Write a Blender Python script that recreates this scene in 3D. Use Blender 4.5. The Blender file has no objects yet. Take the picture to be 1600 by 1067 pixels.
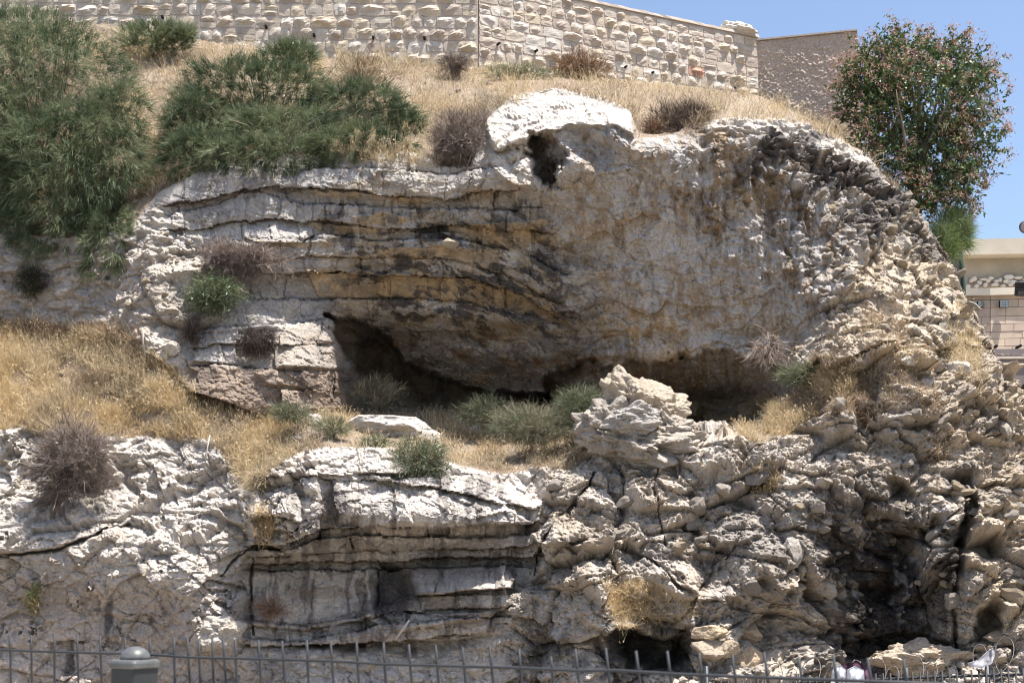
import bpy, math, random
import numpy as np
from mathutils import Vector, Matrix

scene = bpy.context.scene
COL = scene.collection
R = math.radians

# ------------------------------------------------------------------ camera, sky, sun, exposure
EYE = (0.0, 0.0, 1.6)
PITCH = R(10.0)
FPX = 2200.0
cam_d = bpy.data.cameras.new("camera")
cam = bpy.data.objects.new("camera", cam_d)
COL.objects.link(cam)
cam.location = EYE
cam.rotation_euler = (R(90) + PITCH, 0, 0)
cam_d.sensor_width = 36.0
cam_d.lens = 36.0 * FPX / 1600.0
cam_d.clip_start = 0.05
cam_d.clip_end = 3000
cam_d.dof.use_dof = True
cam_d.dof.focus_distance = 21.0
cam_d.dof.aperture_fstop = 14.0
scene.camera = cam

SUN = Vector((0.27, -0.16, 0.95)).normalized()
sun_el = math.asin(SUN.z)
sun_az = math.atan2(SUN.x, SUN.y)          # clockwise from +Y
world = bpy.data.worlds.new("World")
scene.world = world
world.use_nodes = True
wn = world.node_tree
wn.nodes.clear()
w_out = wn.nodes.new("ShaderNodeOutputWorld")
w_bg = wn.nodes.new("ShaderNodeBackground")
w_sky = wn.nodes.new("ShaderNodeTexSky")
w_sky.sky_type = 'NISHITA'
w_sky.sun_disc = False
w_sky.sun_elevation = sun_el
w_sky.sun_rotation = sun_az
w_sky.altitude = 700
w_sky.air_density = 1.0
w_sky.dust_density = 3.4
w_sky.ozone_density = 1.5
w_bg.inputs["Strength"].default_value = 0.12
wn.links.new(w_sky.outputs[0], w_bg.inputs[0])
wn.links.new(w_bg.outputs[0], w_out.inputs[0])
sun_l = bpy.data.lights.new("sun", 'SUN')
sun_l.energy = 5.0
sun_l.angle = R(0.55)
sun_l.color = (1.0, 0.965, 0.915)
sun_o = bpy.data.objects.new("sun", sun_l)
COL.objects.link(sun_o)
sun_o.rotation_euler = (-SUN).to_track_quat('-Z', 'Y').to_euler()
sun_o.location = (10, -5, 40)
scene.view_settings.view_transform = 'Standard'
scene.view_settings.look = 'None'
scene.view_settings.exposure = 0.98
scene.view_settings.gamma = 1.0
scene.view_settings.use_curve_mapping = False
scene.render.engine = 'CYCLES'
scene.cycles.filter_width = 1.1
scene.cycles.max_bounces = 5
scene.cycles.diffuse_bounces = 3

# ------------------------------------------------------------------ measuring: survey point -> place
CP, SP = math.cos(PITCH), math.sin(PITCH)
def place(u, v, d):
    """world point at bearing (u, v) as read off the survey photograph, d metres away along +Y"""
    u = np.asarray(u, float); v = np.asarray(v, float)
    x = (u - 800.0) / FPX
    y = -(v - 533.5) / FPX
    dy = CP - y * SP
    dz = SP + y * CP
    s = d / dy
    return np.stack([EYE[0] + x * s, EYE[1] + dy * s + 0 * x, EYE[2] + dz * s + 0 * x], -1)

# ------------------------------------------------------------------ numpy noise
def _h(ix, iy, iz, seed):
    n = (ix * 374761393 + iy * 668265263 + iz * 2147483647 + seed * 1274126177) & 0xFFFFFFFF
    n = ((n ^ (n >> 13)) * 1274126177) & 0xFFFFFFFF
    n = ((n ^ (n >> 15)) * 2246822519) & 0xFFFFFFFF
    return (n ^ (n >> 16)) & 0xFFFFFFFF
def rnd(ix, iy=0, iz=0, seed=0):
    ix = np.asarray(ix, np.int64)
    return _h(ix, np.asarray(iy, np.int64), np.asarray(iz, np.int64), seed).astype(np.float64) / 4294967296.0
def vnoise(P, seed=0):
    f = np.floor(P); t = P - f; i = f.astype(np.int64)
    t = t * t * t * (t * (t * 6 - 15) + 10)
    tx, ty, tz = t[..., 0], t[..., 1], t[..., 2]
    out = 0
    for dx in (0, 1):
        wx = tx if dx else 1 - tx
        for dy in (0, 1):
            wy = ty if dy else 1 - ty
            for dz in (0, 1):
                wz = tz if dz else 1 - tz
                out = out + wx * wy * wz * rnd(i[..., 0] + dx, i[..., 1] + dy, i[..., 2] + dz, seed)
    return out * 2 - 1
ROT = np.array([[0.0, 0.8, 0.6], [-0.8, 0.36, -0.48], [-0.6, -0.48, 0.64]])
def fbm(P, oct=4, seed=0, gain=0.5, ridged=False):
    a, s, tot = 1.0, 0, 0
    Q = P
    for k in range(oct):
        n = vnoise(Q, seed + k * 7)
        if ridged: n = 1 - 2 * np.abs(n)
        s = s + a * n; tot += a; a *= gain
        Q = (Q @ ROT) * 2.03 + 17.3
    return s / tot
def worley(P, seed=0, jit=0.9):
    """F1, F2, three random values of the nearest cell, offset vector to its centre"""
    f = np.floor(P).astype(np.int64)
    F1 = np.full(P.shape[:-1], 9.0); F2 = F1.copy()
    C = np.zeros(P.shape); ID = np.zeros(P.shape[:-1] + (3,), np.int64)
    for dx in (-1, 0, 1):
        for dy in (-1, 0, 1):
            for dz in (-1, 0, 1):
                ci = f + np.array([dx, dy, dz])
                h = _h(ci[..., 0], ci[..., 1], ci[..., 2], seed)
                o = np.stack([(h & 1023) / 1023.0, ((h >> 10) & 1023) / 1023.0, ((h >> 20) & 1023) / 1023.0], -1)
                c = ci + 0.5 + (o - 0.5) * jit
                dvec = P - c
                dist = np.sqrt((dvec ** 2).sum(-1))
                m = dist < F1
                F2 = np.where(m, F1, np.minimum(F2, dist))
                F1 = np.where(m, dist, F1)
                C[m] = dvec[m]; ID[m] = ci[m]
    r = [rnd(ID[..., 0], ID[..., 1], ID[..., 2], seed + 50 + k) for k in range(3)]
    return F1, F2, r, C
def sstep(a, b, x):
    t = np.clip((x - a) / (b - a), 0, 1)
    return t * t * (3 - 2 * t)
def facets(P, scale, seed, slope=1.0, step=0.35, round_=0.25, lean=0.35):
    """chipped rock: every cell its own tilted plane and step; returns height in units of scale, crack mask"""
    F1, F2, r, C = worley(P / scale, seed)
    g = np.stack(r, -1) * 2 - 1
    h = (r[0] - 0.5) * step * 2 + (g * C).sum(-1) * slope * 0.55 - C[..., 2] * lean
    if round_: h = h + round_ * (0.6 - F1)
    return h * scale, 1 - sstep(0.0, 0.12, F2 - F1)
def blocks(P, scale, seed, lean=0.28, keep=1.0, top=0.16):
    """angular blocks: each cell a tilted plane cut by five straight sides"""
    F1, F2, r, C = worley(P / scale, seed, 0.8)
    e = np.full(F1.shape, 9.0)
    for k in range(5):
        a = 6.283 * (r[0] * 3.7 + k / 5.0 + 0.09 * np.sin(40 * r[1] + 9 * k))
        e = np.minimum(e, 0.34 + 0.20 * ((r[2] * (7 + k)) % 1) - (np.cos(a) * C[..., 0] + np.sin(a) * C[..., 2]))
    s = 1.1 + 1.6 * r[2]
    h = np.clip(e * s, 0, top + 0.22 * r[1])
    t = ((r[1] - 0.5) * 0.9 * C[..., 0] - lean * C[..., 2] * (0.5 + r[0])) * (e > 0)
    return (h + t * sstep(0, 0.1, e)) * (r[0] < keep) * scale, 1 - sstep(0.0, 0.10, np.abs(e))
def pebbles(P, scale, seed, keep=1.0):
    """rounded stones bedded in a matrix"""
    F1, F2, r, C = worley(P / scale, seed, 0.75)
    rad = 0.32 + 0.28 * r[0]
    k = (r[1] < keep)
    b = np.sqrt(np.clip(1 - (F1 / rad) ** 2, 0, 1)) * rad
    g = np.stack(r, -1) * 2 - 1
    b = b * (1 + 0.6 * (g * C).sum(-1) - 0.7 * C[..., 2])
    return b * k * scale

# ------------------------------------------------------------------ object helpers
def tag(o, label=None, cat=None, group=None, kind=None):
    if label: o["label"] = label
    if cat: o["category"] = cat
    if group: o["group"] = group
    if kind: o["kind"] = kind
    return o
def link(o, parent=None):
    COL.objects.link(o)
    if parent is not None: o.parent = parent
    return o
def empty(name, loc, rz=0.0):
    o = bpy.data.objects.new(name, None)
    o.location = loc; o.rotation_euler = (0, 0, rz)
    o.empty_display_size = 0.2
    return link(o)
def mesh_np(name, V, F, mat, parent=None, smooth=False, colors=None, loc=None):
    """V (n,3), F (m,k) with k 3 or 4 (or a list of arrays); vertices in world space, re-based on the parent or loc"""
    V = np.asarray(V, np.float64).reshape(-1, 3)
    if parent is not None:
        M = parent.matrix_basis.inverted()
        Mn = np.array(M)
        V = V @ Mn[:3, :3].T + Mn[:3, 3]
    elif loc is not None:
        V = V - np.array(loc)
    me = bpy.data.meshes.new(name)
    Fs = F if isinstance(F, list) else [F]
    Fs = [np.asarray(f, np.int32) for f in Fs if len(f)]
    nl = sum(f.size for f in Fs); nf = sum(len(f) for f in Fs)
    me.vertices.add(len(V)); me.vertices.foreach_set("co", V.astype(np.float32).ravel())
    me.loops.add(nl); me.loops.foreach_set("vertex_index", np.concatenate([f.ravel() for f in Fs]))
    me.polygons.add(nf)
    tot = np.concatenate([np.full(len(f), f.shape[1], np.int32) for f in Fs])
    st = np.concatenate([[0], np.cumsum(tot)[:-1]]).astype(np.int32)
    me.polygons.foreach_set("loop_start", st)
    me.polygons.foreach_set("loop_total", tot)
    me.update(calc_edges=True)
    if smooth: me.shade_smooth()
    else: me.shade_flat()
    if colors is not None:
        at = me.color_attributes.new("Col", 'FLOAT_COLOR', 'POINT')
        c = np.ones((len(V), 4), np.float32); c[:, :3] = colors
        at.data.foreach_set("color", c.ravel())
    me.materials.append(mat)
    o = bpy.data.objects.new(name, me)
    if loc is not None and parent is None: o.location = loc
    return link(o, parent)

def srgb(r, g, b):
    f = lambda c: (c / 12.92 if c <= 0.04045 else ((c + 0.055) / 1.055) ** 2.4)
    return np.array([f(r / 255), f(g / 255), f(b / 255)])

# ------------------------------------------------------------------ materials
def new_mat(name):
    m = bpy.data.materials.new(name); m.use_nodes = True
    nt = m.node_tree; b = nt.nodes["Principled BSDF"]
    return m, nt, b
def N(nt, t, **kw):
    n = nt.nodes.new(t)
    for k, v in kw.items():
        if k in n.inputs: n.inputs[k].default_value = v
        else: setattr(n, k, v)
    return n
def rock_material(name, fine=1.0, bump=0.5, tint=None, attr=True, color=(0.5, 0.46, 0.4)):
    """grain, speckle and fine relief over the colour the stone carries"""
    m, nt, b = new_mat(name); L = nt.links.new
    b.inputs["Roughness"].default_value = 0.95
    b.inputs["Specular IOR Level"].default_value = 0.15
    tc = N(nt, "ShaderNodeTexCoord")
    if attr:
        src = N(nt, "ShaderNodeAttribute", attribute_name="Col").outputs["Color"]
    else:
        rgb = N(nt, "ShaderNodeRGB"); rgb.outputs[0].default_value = (*color, 1); src = rgb.outputs[0]
        oi = N(nt, "ShaderNodeObjectInfo")
        hv = N(nt, "ShaderNodeHueSaturation"); mr = N(nt, "ShaderNodeMapRange")
        mr.inputs["To Min"].default_value = 0.72; mr.inputs["To Max"].default_value = 1.2
        L(oi.outputs["Random"], mr.inputs["Value"]); L(mr.outputs[0], hv.inputs["Value"])
        L(src, hv.inputs["Color"]); src = hv.outputs[0]
    n1 = N(nt, "ShaderNodeTexNoise", Scale=22.0 * fine, Detail=8.0, Roughness=0.7)
    L(tc.outputs["Object"], n1.inputs["Vector"])
    r1 = N(nt, "ShaderNodeMapRange"); r1.inputs["From Min"].default_value = 0.28; r1.inputs["From Max"].default_value = 0.72
    r1.inputs["To Min"].default_value = 0.74; r1.inputs["To Max"].default_value = 1.16
    L(n1.outputs["Fac"], r1.inputs["Value"])
    mul = N(nt, "ShaderNodeMix", data_type='RGBA', blend_type='MULTIPLY'); mul.inputs[0].default_value = 1.0
    L(src, mul.inputs[6]); L(r1.outputs[0], mul.inputs[7])
    n2 = N(nt, "ShaderNodeTexNoise", Scale=4.0 * fine, Detail=6.0, Roughness=0.65)
    L(tc.outputs["Object"], n2.inputs["Vector"])
    r2 = N(nt, "ShaderNodeMapRange"); r2.inputs["From Min"].default_value = 0.3; r2.inputs["From Max"].default_value = 0.7
    L(n2.outputs["Fac"], r2.inputs["Value"])
    ramp = N(nt, "ShaderNodeMix", data_type='RGBA'); ramp.inputs[6].default_value = (0.86, 0.84, 0.86, 1); ramp.inputs[7].default_value = (1.08, 1.02, 0.93, 1)
    L(r2.outputs[0], ramp.inputs[0])
    mul2 = N(nt, "ShaderNodeMix", data_type='RGBA', blend_type='MULTIPLY'); mul2.inputs[0].default_value = 1.0
    L(mul.outputs[2], mul2.inputs[6]); L(ramp.outputs[2], mul2.inputs[7])
    # dark lichen specks
    v = N(nt, "ShaderNodeTexVoronoi", Scale=30.0 * fine); L(tc.outputs["Object"], v.inputs["Vector"])
    r3 = N(nt, "ShaderNodeMapRange"); r3.inputs["From Min"].default_value = 0.10; r3.inputs["From Max"].default_value = 0.22
    r3.inputs["To Min"].default_value = 0.55; r3.inputs["To Max"].default_value = 1.0
    L(v.outputs["Distance"], r3.inputs["Value"])
    mul3 = N(nt, "ShaderNodeMix", data_type='RGBA', blend_type='MULTIPLY'); mul3.inputs[0].default_value = 0.35
    L(mul2.outputs[2], mul3.inputs[6]); L(r3.outputs[0], mul3.inputs[7])
    L(mul3.outputs[2], b.inputs["Base Color"])
    n3 = N(nt, "ShaderNodeTexNoise", Scale=35.0 * fine, Detail=6.0, Roughness=0.7); L(tc.outputs["Object"], n3.inputs["Vector"])
    v2 = N(nt, "ShaderNodeTexVoronoi", Scale=14.0 * fine, feature='DISTANCE_TO_EDGE')
    nw = N(nt, "ShaderNodeTexNoise", Scale=9.0, Detail=4.0); L(tc.outputs["Object"], nw.inputs["Vector"])
    va = N(nt, "ShaderNodeVectorMath", operation='MULTIPLY_ADD'); va.inputs[1].default_value = (0.15, 0.15, 0.15)
    L(nw.outputs["Color"], va.inputs[0]); L(tc.outputs["Object"], va.inputs[2]); L(va.outputs[0], v2.inputs["Vector"])
    rc = N(nt, "ShaderNodeMapRange"); rc.inputs["From Min"].default_value = 0.0; rc.inputs["From Max"].default_value = 0.06
    rc.inputs["To Min"].default_value = -0.25; rc.inputs["To Max"].default_value = 0.0; L(v2.outputs["Distance"], rc.inputs["Value"])
    ad = N(nt, "ShaderNodeMath", operation='ADD'); L(n3.outputs["Fac"], ad.inputs[0]); L(rc.outputs[0], ad.inputs[1])
    bp = N(nt, "ShaderNodeBump"); bp.inputs["Strength"].default_value = bump; bp.inputs["Distance"].default_value = 0.05
    L(ad.outputs[0], bp.inputs["Height"]); L(bp.outputs[0], b.inputs["Normal"])
    return m
M_ROCK = rock_material("limestone", 1.0, 0.85)
M_STONE = rock_material("loose_limestone", 1.3, 0.6, attr=False, color=(0.50, 0.45, 0.38))
# ================================================================== THE CLIFF
# vertical sheet of rock, slope above and ledge below, laid out by bearing and distance
IN = 1.85
us = np.concatenate([np.arange(-170, -12, 7.0), np.arange(-12, 1612, IN), np.arange(1612, 1790, 7.0)])
vs = np.concatenate([np.arange(10, 1080, IN), np.arange(1080, 1240, 8.0)])
U, Vv = np.meshgrid(us, vs)
PN = np.stack([U * 0.01, np.zeros_like(U), Vv * 0.01], -1)      # ~metres on the face

def curve(pts, x, rough=0.0, seed=0, sc=0.25):
    px, py = zip(*pts)
    y = np.interp(x, px, py)
    if rough:
        y = y + rough * fbm(np.stack([np.asarray(x) * 0.01 / sc, 0 * x + seed * 3.1, 0 * x], -1), 4, seed, 0.6)
    return y
T0 = [(-200, 35), (0, 40), (100, 35), (200, 45), (300, 62), (500, 92), (745, 112), (1000, 128), (1183, 150), (1250, 180), (1345, 232), (1400, 290), (1800, 300)]
T1 = [(-200, 370), (0, 365), (100, 370), (200, 360), (250, 300), (330, 262), (450, 240), (480, 246), (560, 234), (650, 238), (690, 262), (735, 262), (762, 185), (800, 150), (870, 139), (940, 150), (985, 170), (1000, 215), (1050, 212), (1095, 186), (1130, 183),
      (1180, 188), (1250, 193), (1300, 214), (1345, 240), (1400, 290), (1440, 345), (1480, 400), (1500, 450), (1527, 500), (1552, 550), (1572, 598), (1605, 612), (1800, 640)]
T2 = [(-200, 505), (0, 512), (120, 522), (200, 535), (245, 560), (300, 612), (400, 645), (520, 640), (700, 645), (850, 640), (930, 636), (1000, 645), (1060, 655), (1130, 680), (1165, 680), (1200, 640), (1290, 585), (1340, 560), (1400, 548), (1800, 540)]
T3 = [(-200, 655), (0, 668), (60, 675), (230, 684), (330, 690), (365, 730), (400, 752), (470, 706), (500, 698), (620, 702), (700, 722), (780, 740), (860, 735), (930, 690), (1000, 680), (1060, 668), (1130, 690), (1165, 684), (1200, 690), (1290, 660), (1340, 562), (1400, 550), (1800, 542)]
t0 = curve(T0, us); t1 = curve(T1, us, 5.0, 3, 0.5) + curve([(0, 0), (1, 0)], us, 3.0, 5, 0.12)
t2 = curve(T2, us, 4.0, 4, 0.6); t3 = curve(T3, us, 7.0, 6, 0.5)
t3 = np.maximum(t3, t2 + 3)
t1 = np.maximum(t1, t0 + 1.5)

UC = [-170, 0, 100, 200, 250, 300, 400, 500, 600, 700, 800, 900, 1000, 1100, 1200, 1300, 1400, 1500, 1600, 1790]
UP = {
 140: [23.8, 23.8, 23.8, 23.8, 23.6, 23.5, 23.4, 23.1, 23.0, 23.1, 22.7, 22.5, 22.5, 22.9, 22.9, 23.1, 23.9, 25.0, 26.5, 28],
 190: [23.6, 23.6, 23.6, 23.5, 23.2, 23.0, 22.9, 22.7, 22.6, 22.7, 22.3, 21.9, 21.9, 22.4, 22.5, 22.9, 23.7, 24.9, 26.4, 28],
 240: [23.4, 23.4, 23.4, 23.2, 22.8, 22.6, 22.5, 22.3, 22.2, 22.3, 22.0, 21.7, 21.8, 22.1, 22.3, 22.8, 23.5, 24.7, 26.3, 28],
 290: [23.1, 23.1, 23.1, 22.9, 22.5, 22.4, 22.3, 22.1, 22.1, 22.15, 22.0, 21.9, 21.9, 22.1, 22.2, 22.6, 23.2, 24.4, 26.2, 27],
 340: [22.7, 22.7, 22.6, 22.4, 22.2, 22.3, 22.2, 22.2, 22.2, 22.2, 22.15, 22.0, 21.9, 22.1, 22.15, 22.3, 22.8, 23.9, 26.0, 27],
 390: [22.6, 22.6, 22.5, 22.2, 22.0, 22.1, 22.1, 22.2, 22.35, 22.3, 22.3, 22.15, 22.0, 22.1, 22.1, 22.1, 22.3, 23.3, 25.6, 27],
 440: [22.6, 22.6, 22.5, 22.1, 21.8, 21.9, 22.0, 22.2, 22.55, 22.5, 22.5, 22.25, 22.1, 22.1, 22.1, 21.9, 21.9, 22.7, 25.0, 26.5],
 500: [22.6, 22.6, 22.5, 21.95, 21.6, 21.7, 21.8, 22.4, 23.0, 22.9, 22.8, 22.5, 22.2, 22.15, 22.15, 21.6, 21.3, 22.0, 23.8, 25],
 550: [22.4, 22.4, 22.3, 21.85, 21.5, 21.6, 21.6, 22.0, 24.2, 23.7, 23.3, 22.9, 22.5, 22.4, 22.5, 21.2, 20.95, 21.5, 22.9, 24],
 600: [22.5, 22.5, 22.5, 22.2, 21.6, 21.5, 21.5, 22.0, 24.6, 24.4, 24.0, 23.7, 23.5, 23.6, 22.8, 20.95, 20.7, 21.1, 21.9, 23],
 650: [22.4, 22.4, 22.4, 22.3, 21.8, 21.5, 21.5, 22.0, 24.0, 24.2, 24.0, 23.8, 23.9, 24.2, 22.6, 20.8, 20.5, 20.8, 21.2, 22],
 720: [22.4, 22.4, 22.4, 22.3, 21.8, 21.4, 21.5, 22.0, 24.0, 24.0, 24.0, 23.8, 23.9, 24.2, 22.6, 20.7, 20.3, 20.4, 20.8, 21.5],
}
LO = {
 540: [21.2, 21.2, 21.2, 21.2, 21.2, 21.2, 21.2, 21.2, 21.3, 21.3, 21.3, 21.3, 21.4, 21.6, 21.8, 21.3, 21.0, 21.6, 23.0, 24],
 600: [21.0, 21.0, 21.0, 21.0, 21.0, 21.0, 21.0, 21.0, 21.1, 21.1, 21.1, 21.0, 21.1, 21.3, 21.4, 20.95, 20.7, 21.1, 21.9, 23],
 680: [21.0, 21.0, 21.05, 21.1, 21.1, 21.05, 20.95, 20.6, 20.6, 20.8, 20.9, 20.8, 20.5, 20.9, 21.0, 20.75, 20.4, 20.6, 21.0, 22],
 740: [20.7, 20.7, 20.75, 20.75, 20.7, 20.65, 20.5, 20.3, 20.3, 20.5, 20.7, 20.75, 20.7, 20.6, 20.6, 20.5, 20.3, 20.4, 20.7, 21.3],
 800: [20.35, 20.35, 20.35, 20.3, 20.25, 20.2, 20.15, 20.15, 20.1, 20.2, 20.4, 20.45, 20.5, 20.4, 20.3, 20.3, 20.3, 20.3, 20.4, 21],
 850: [19.95, 19.95, 19.95, 19.95, 19.85, 19.8, 20.2, 20.5, 20.55, 20.6, 20.4, 20.2, 20.3, 20.2, 20.2, 20.35, 20.4, 20.2, 20.2, 20.8],
 900: [20.0, 20.0, 19.95, 19.9, 19.75, 19.7, 20.4, 20.6, 20.65, 20.6, 20.3, 20.0, 20.1, 20.0, 20.2, 20.5, 20.55, 20.1, 20.0, 20.6],
 950: [20.15, 20.15, 20.2, 20.25, 20.1, 19.9, 20.4, 20.6, 20.65, 20.5, 20.1, 19.9, 20.0, 20.2, 20.4, 20.6, 20.7, 20.2, 20.0, 20.4],
 1000: [20.2, 20.2, 20.25, 20.3, 20.1, 19.8, 20.5, 20.6, 20.6, 20.5, 20.2, 20.2, 20.6, 20.2, 20.4, 20.7, 20.75, 20.3, 20.0, 20.3],
 1067: [20.2, 20.2, 20.3, 20.3, 20.2, 20.0, 20.4, 20.4, 20.4, 20.4, 20.3, 20.5, 20.6, 20.1, 20.2, 20.6, 20.5, 20.2, 19.9, 20.2],
 1240: [20.0] * 20,
}
def table(T, U_, V_):
    rows = sorted(T)
    uu = np.array(UC, float)
    def smooth_interp(x, xp, fp):
        # catmull-rom through the stations
        i = np.clip(np.searchsorted(xp, x) - 1, 0, len(xp) - 2)
        t = np.clip((x - xp[i]) / (xp[i + 1] - xp[i]), 0, 1)
        m = np.gradient(fp, xp, axis=0)
        h = (xp[i + 1] - xp[i])
        t = t.reshape(t.shape + (1,) * (fp.ndim - 1)); h = h.reshape(t.shape)
        return ((2*t**3-3*t**2+1)*fp[i] + (t**3-2*t**2+t)*h*m[i] + (-2*t**3+3*t**2)*fp[i+1] + (t**3-t**2)*h*m[i+1])
    A = np.array([T[r] for r in rows])                 # rows x cols
    B = smooth_interp(U_[0], uu, A.T)                  # nu x rows
    v0 = np.array(rows, float)
    C = smooth_interp(V_[:, 0], v0, B.T)               # nv x nu
    return C
DU = table(UP, U, Vv); DL = table(LO, U, Vv)
# the skull face leans out over its base
lean_m = sstep(480, 620, U) * (1 - sstep(1230, 1330, U)) * sstep(160, 240, Vv) * (1 - sstep(520, 560, Vv))
DU = DU + lean_m * (Vv - 350) * 0.0022
warp = fbm(PN / 1.3, 3, 11) * 0.16
tilt = sstep(830, 920, U) * (1 - 0.8 * sstep(1240, 1310, U) * (1 - sstep(1440, 1490, U)) * sstep(780, 860, Vv))
DL = DL - tilt * (np.clip(Vv, 720, 1060) - 720) * 0.0021
DU = DU + warp; DL = DL + warp * 0.8
def at_row(D, t):
    j = np.clip(np.searchsorted(vs, t), 1, len(vs) - 1)
    k = np.arange(len(us))
    f = (t - vs[j - 1]) / (vs[j] - vs[j - 1])
    return D[j - 1, k] * (1 - f) + D[j, k] * f
d_t1 = at_row(DU, t1); d_t2 = at_row(DU, t2); d_t3 = at_row(DL, t3)
d_t2 = np.maximum(d_t2, d_t3 + 0.01)
hill_back = curve([(-200, 27.3), (745, 27.4), (1183, 30.0), (1345, 26.5), (1400, 23.5), (1800, 23.5)], us)
T0G, T1G, T2G, T3G = [np.broadcast_to(t, U.shape) for t in (t0, t1, t2, t3)]
fh = np.clip((T1G - Vv) / (T1G - T0G), 0, 1.3)
D_hill = d_t1 + 0.05 + (hill_back - d_t1) * (fh ** 1.15)
D_hill = D_hill + fbm(PN / 0.8, 4, 21) * 0.22 * np.clip(fh * 6, 0, 1)
fl = np.clip((Vv - T2G) / (T3G - T2G), 0, 1)
D_ledge = d_t2 + (d_t3 - d_t2) * fl + fbm(PN / 0.5, 4, 22) * 0.10 * np.clip(np.minimum(fl, 1 - fl) * 6, 0, 1) 
reg = np.where(Vv < T1G, 0, np.where(Vv < T2G, 1, np.where(Vv < T3G, 2, 3)))
D = np.choose(reg, [D_hill, DU, D_ledge, DL])
D0 = D.copy()
# rounded shoulder along the skyline on the right
x = np.clip((Vv - T1G) / 34.0, 0, 1)
edge = (U > 1330) & (Vv >= T1G)
sh = np.where(edge, (1 - np.sqrt(1 - (1 - x) ** 2)) * 1.3, 0) * sstep(1330, 1400, U)
D = D + sh

# ------------------------------------------------------------------ base normals
def grid_normals(P):
    du = np.gradient(P, axis=1); dv = np.gradient(P, axis=0)
    n = np.cross(du, dv)
    n /= np.maximum(np.linalg.norm(n, axis=-1, keepdims=True), 1e-9)
    s = np.sign((n * (P - np.array(EYE))).sum(-1, keepdims=True))
    return n * -np.where(s == 0, 1, s)
def blur(A, k):
    for ax in (0, 1):
        c = np.cumsum(np.pad(A, [(k + 1, k) if i == ax else (0, 0) for i in range(A.ndim)], mode='edge'), axis=ax)
        A = (np.take(c, range(2 * k + 1, c.shape[ax]), axis=ax) - np.take(c, range(0, c.shape[ax] - 2 * k - 1), axis=ax)) / (2 * k + 1)
    return A
Pb = place(U, Vv, D)
Nb = grid_normals(place(U, Vv, blur(D, 6)))

# ------------------------------------------------------------------ masks
W1 = fbm(PN / 0.30, 4, 31); W2 = fbm(PN / 0.30, 4, 37); W3 = fbm(PN / 0.08, 3, 41)
Uw = U + W1 * 9 + W3 * 3; Vw = Vv + W2 * 8 + W3 * 2
def poly(pts, soft=8, wob=1.0, rough=True):
    """signed distance (px, positive inside) of a polygon on the face, mapped to 0..1 over soft px"""
    pts = np.array(pts, float)
    x0, y0 = pts.min(0) - 60; x1, y1 = pts.max(0) + 60
    i0, i1 = np.searchsorted(us, [x0, x1]); j0, j1 = np.searchsorted(vs, [y0, y1])
    out = np.zeros(U.shape)
    sl = (slice(j0, j1), slice(i0, i1))
    a, b = U[sl] + (Uw - U)[sl] * wob, Vv[sl] + (Vw - Vv)[sl] * wob
    dmin = np.full(a.shape, 1e9); ins = np.zeros(a.shape, bool)
    for k in range(len(pts)):
        p, q = pts[k], pts[(k + 1) % len(pts)]
        e = q - p; w0 = a - p[0]; w1 = b - p[1]
        t = np.clip((w0 * e[0] + w1 * e[1]) / max(e @ e, 1e-9), 0, 1)
        dmin = np.minimum(dmin, (w0 - e[0] * t) ** 2 + (w1 - e[1] * t) ** 2)
        c = (p[1] > b) != (q[1] > b)
        with np.errstate(divide='ignore', invalid='ignore'):
            xx = (q[0] - p[0]) * (b - p[1]) / (q[1] - p[1] if q[1] != p[1] else 1e-9) + p[0]
        ins ^= c & (a < xx)
    sd = np.sqrt(dmin) * np.where(ins, 1, -1)
    out[sl] = sstep(-soft * 0.5, soft * 0.5, sd) if soft > 0 else (sd > 0)
    return out
def ell(cx, cy, rx, ry, rot=0, soft=0.5, wob=1.0):
    a = U + (Uw - U) * wob - cx; b = Vv + (Vw - Vv) * wob - cy
    c, s = math.cos(R(rot)), math.sin(R(rot))
    q = np.sqrt(((a * c + b * s) / rx) ** 2 + ((-a * s + b * c) / ry) ** 2)
    return 1 - sstep(1 - soft, 1 + soft * 0.3, q)
def box(u0, u1, v0, v1, s=25):
    return sstep(u0 - s, u0 + s, Uw) * (1 - sstep(u1 - s, u1 + s, Uw)) * sstep(v0 - s, v0 + s, Vw) * (1 - sstep(v1 - s, v1 + s, Vw))

n_blk = fbm(PN / 0.9, 2, 44)
rockm = ((reg == 1) | (reg == 3)).astype(float)
m_strU = poly([(255, 290), (330, 250), (560, 225), (700, 240), (800, 270), (850, 330), (880, 420), (900, 500), (760, 480), (560, 500), (560, 660), (290, 640), (300, 480), (330, 420), (260, 370)], 30) * rockm
m_strL = poly([(395, 740), (480, 690), (700, 700), (840, 790), (850, 860), (820, 920), (780, 985), (700, 1020), (380, 1010), (385, 860)], 22) * rockm
m_rub = np.clip(poly([(235, 350), (300, 370), (345, 420), (330, 520), (300, 560), (230, 560), (200, 480), (210, 400)], 50)
        + poly([(850, 700), (960, 580), (1060, 640), (1170, 690), (1260, 640), (1280, 560), (1290, 480), (1340, 420), (1330, 300), (1420, 280), (1520, 460), (1800, 600), (1800, 1300), (760, 1300), (790, 1000), (830, 900), (850, 800)], 30), 0, 1) * rockm
m_face = poly([(830, 200), (1000, 180), (1100, 200), (1280, 230), (1330, 320), (1320, 430), (1280, 500), (1230, 580), (1100, 620), (800, 640), (600, 640), (560, 500), (700, 480), (860, 480), (850, 330)], 30) * rockm
m_white = poly([(-200, 660), (380, 690), (480, 690), (500, 740), (490, 840), (390, 860), (380, 1010), (400, 1300), (-200, 1300)], 24) * rockm
m_earth = ((reg == 0) | (reg == 2)).astype(float)

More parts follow.
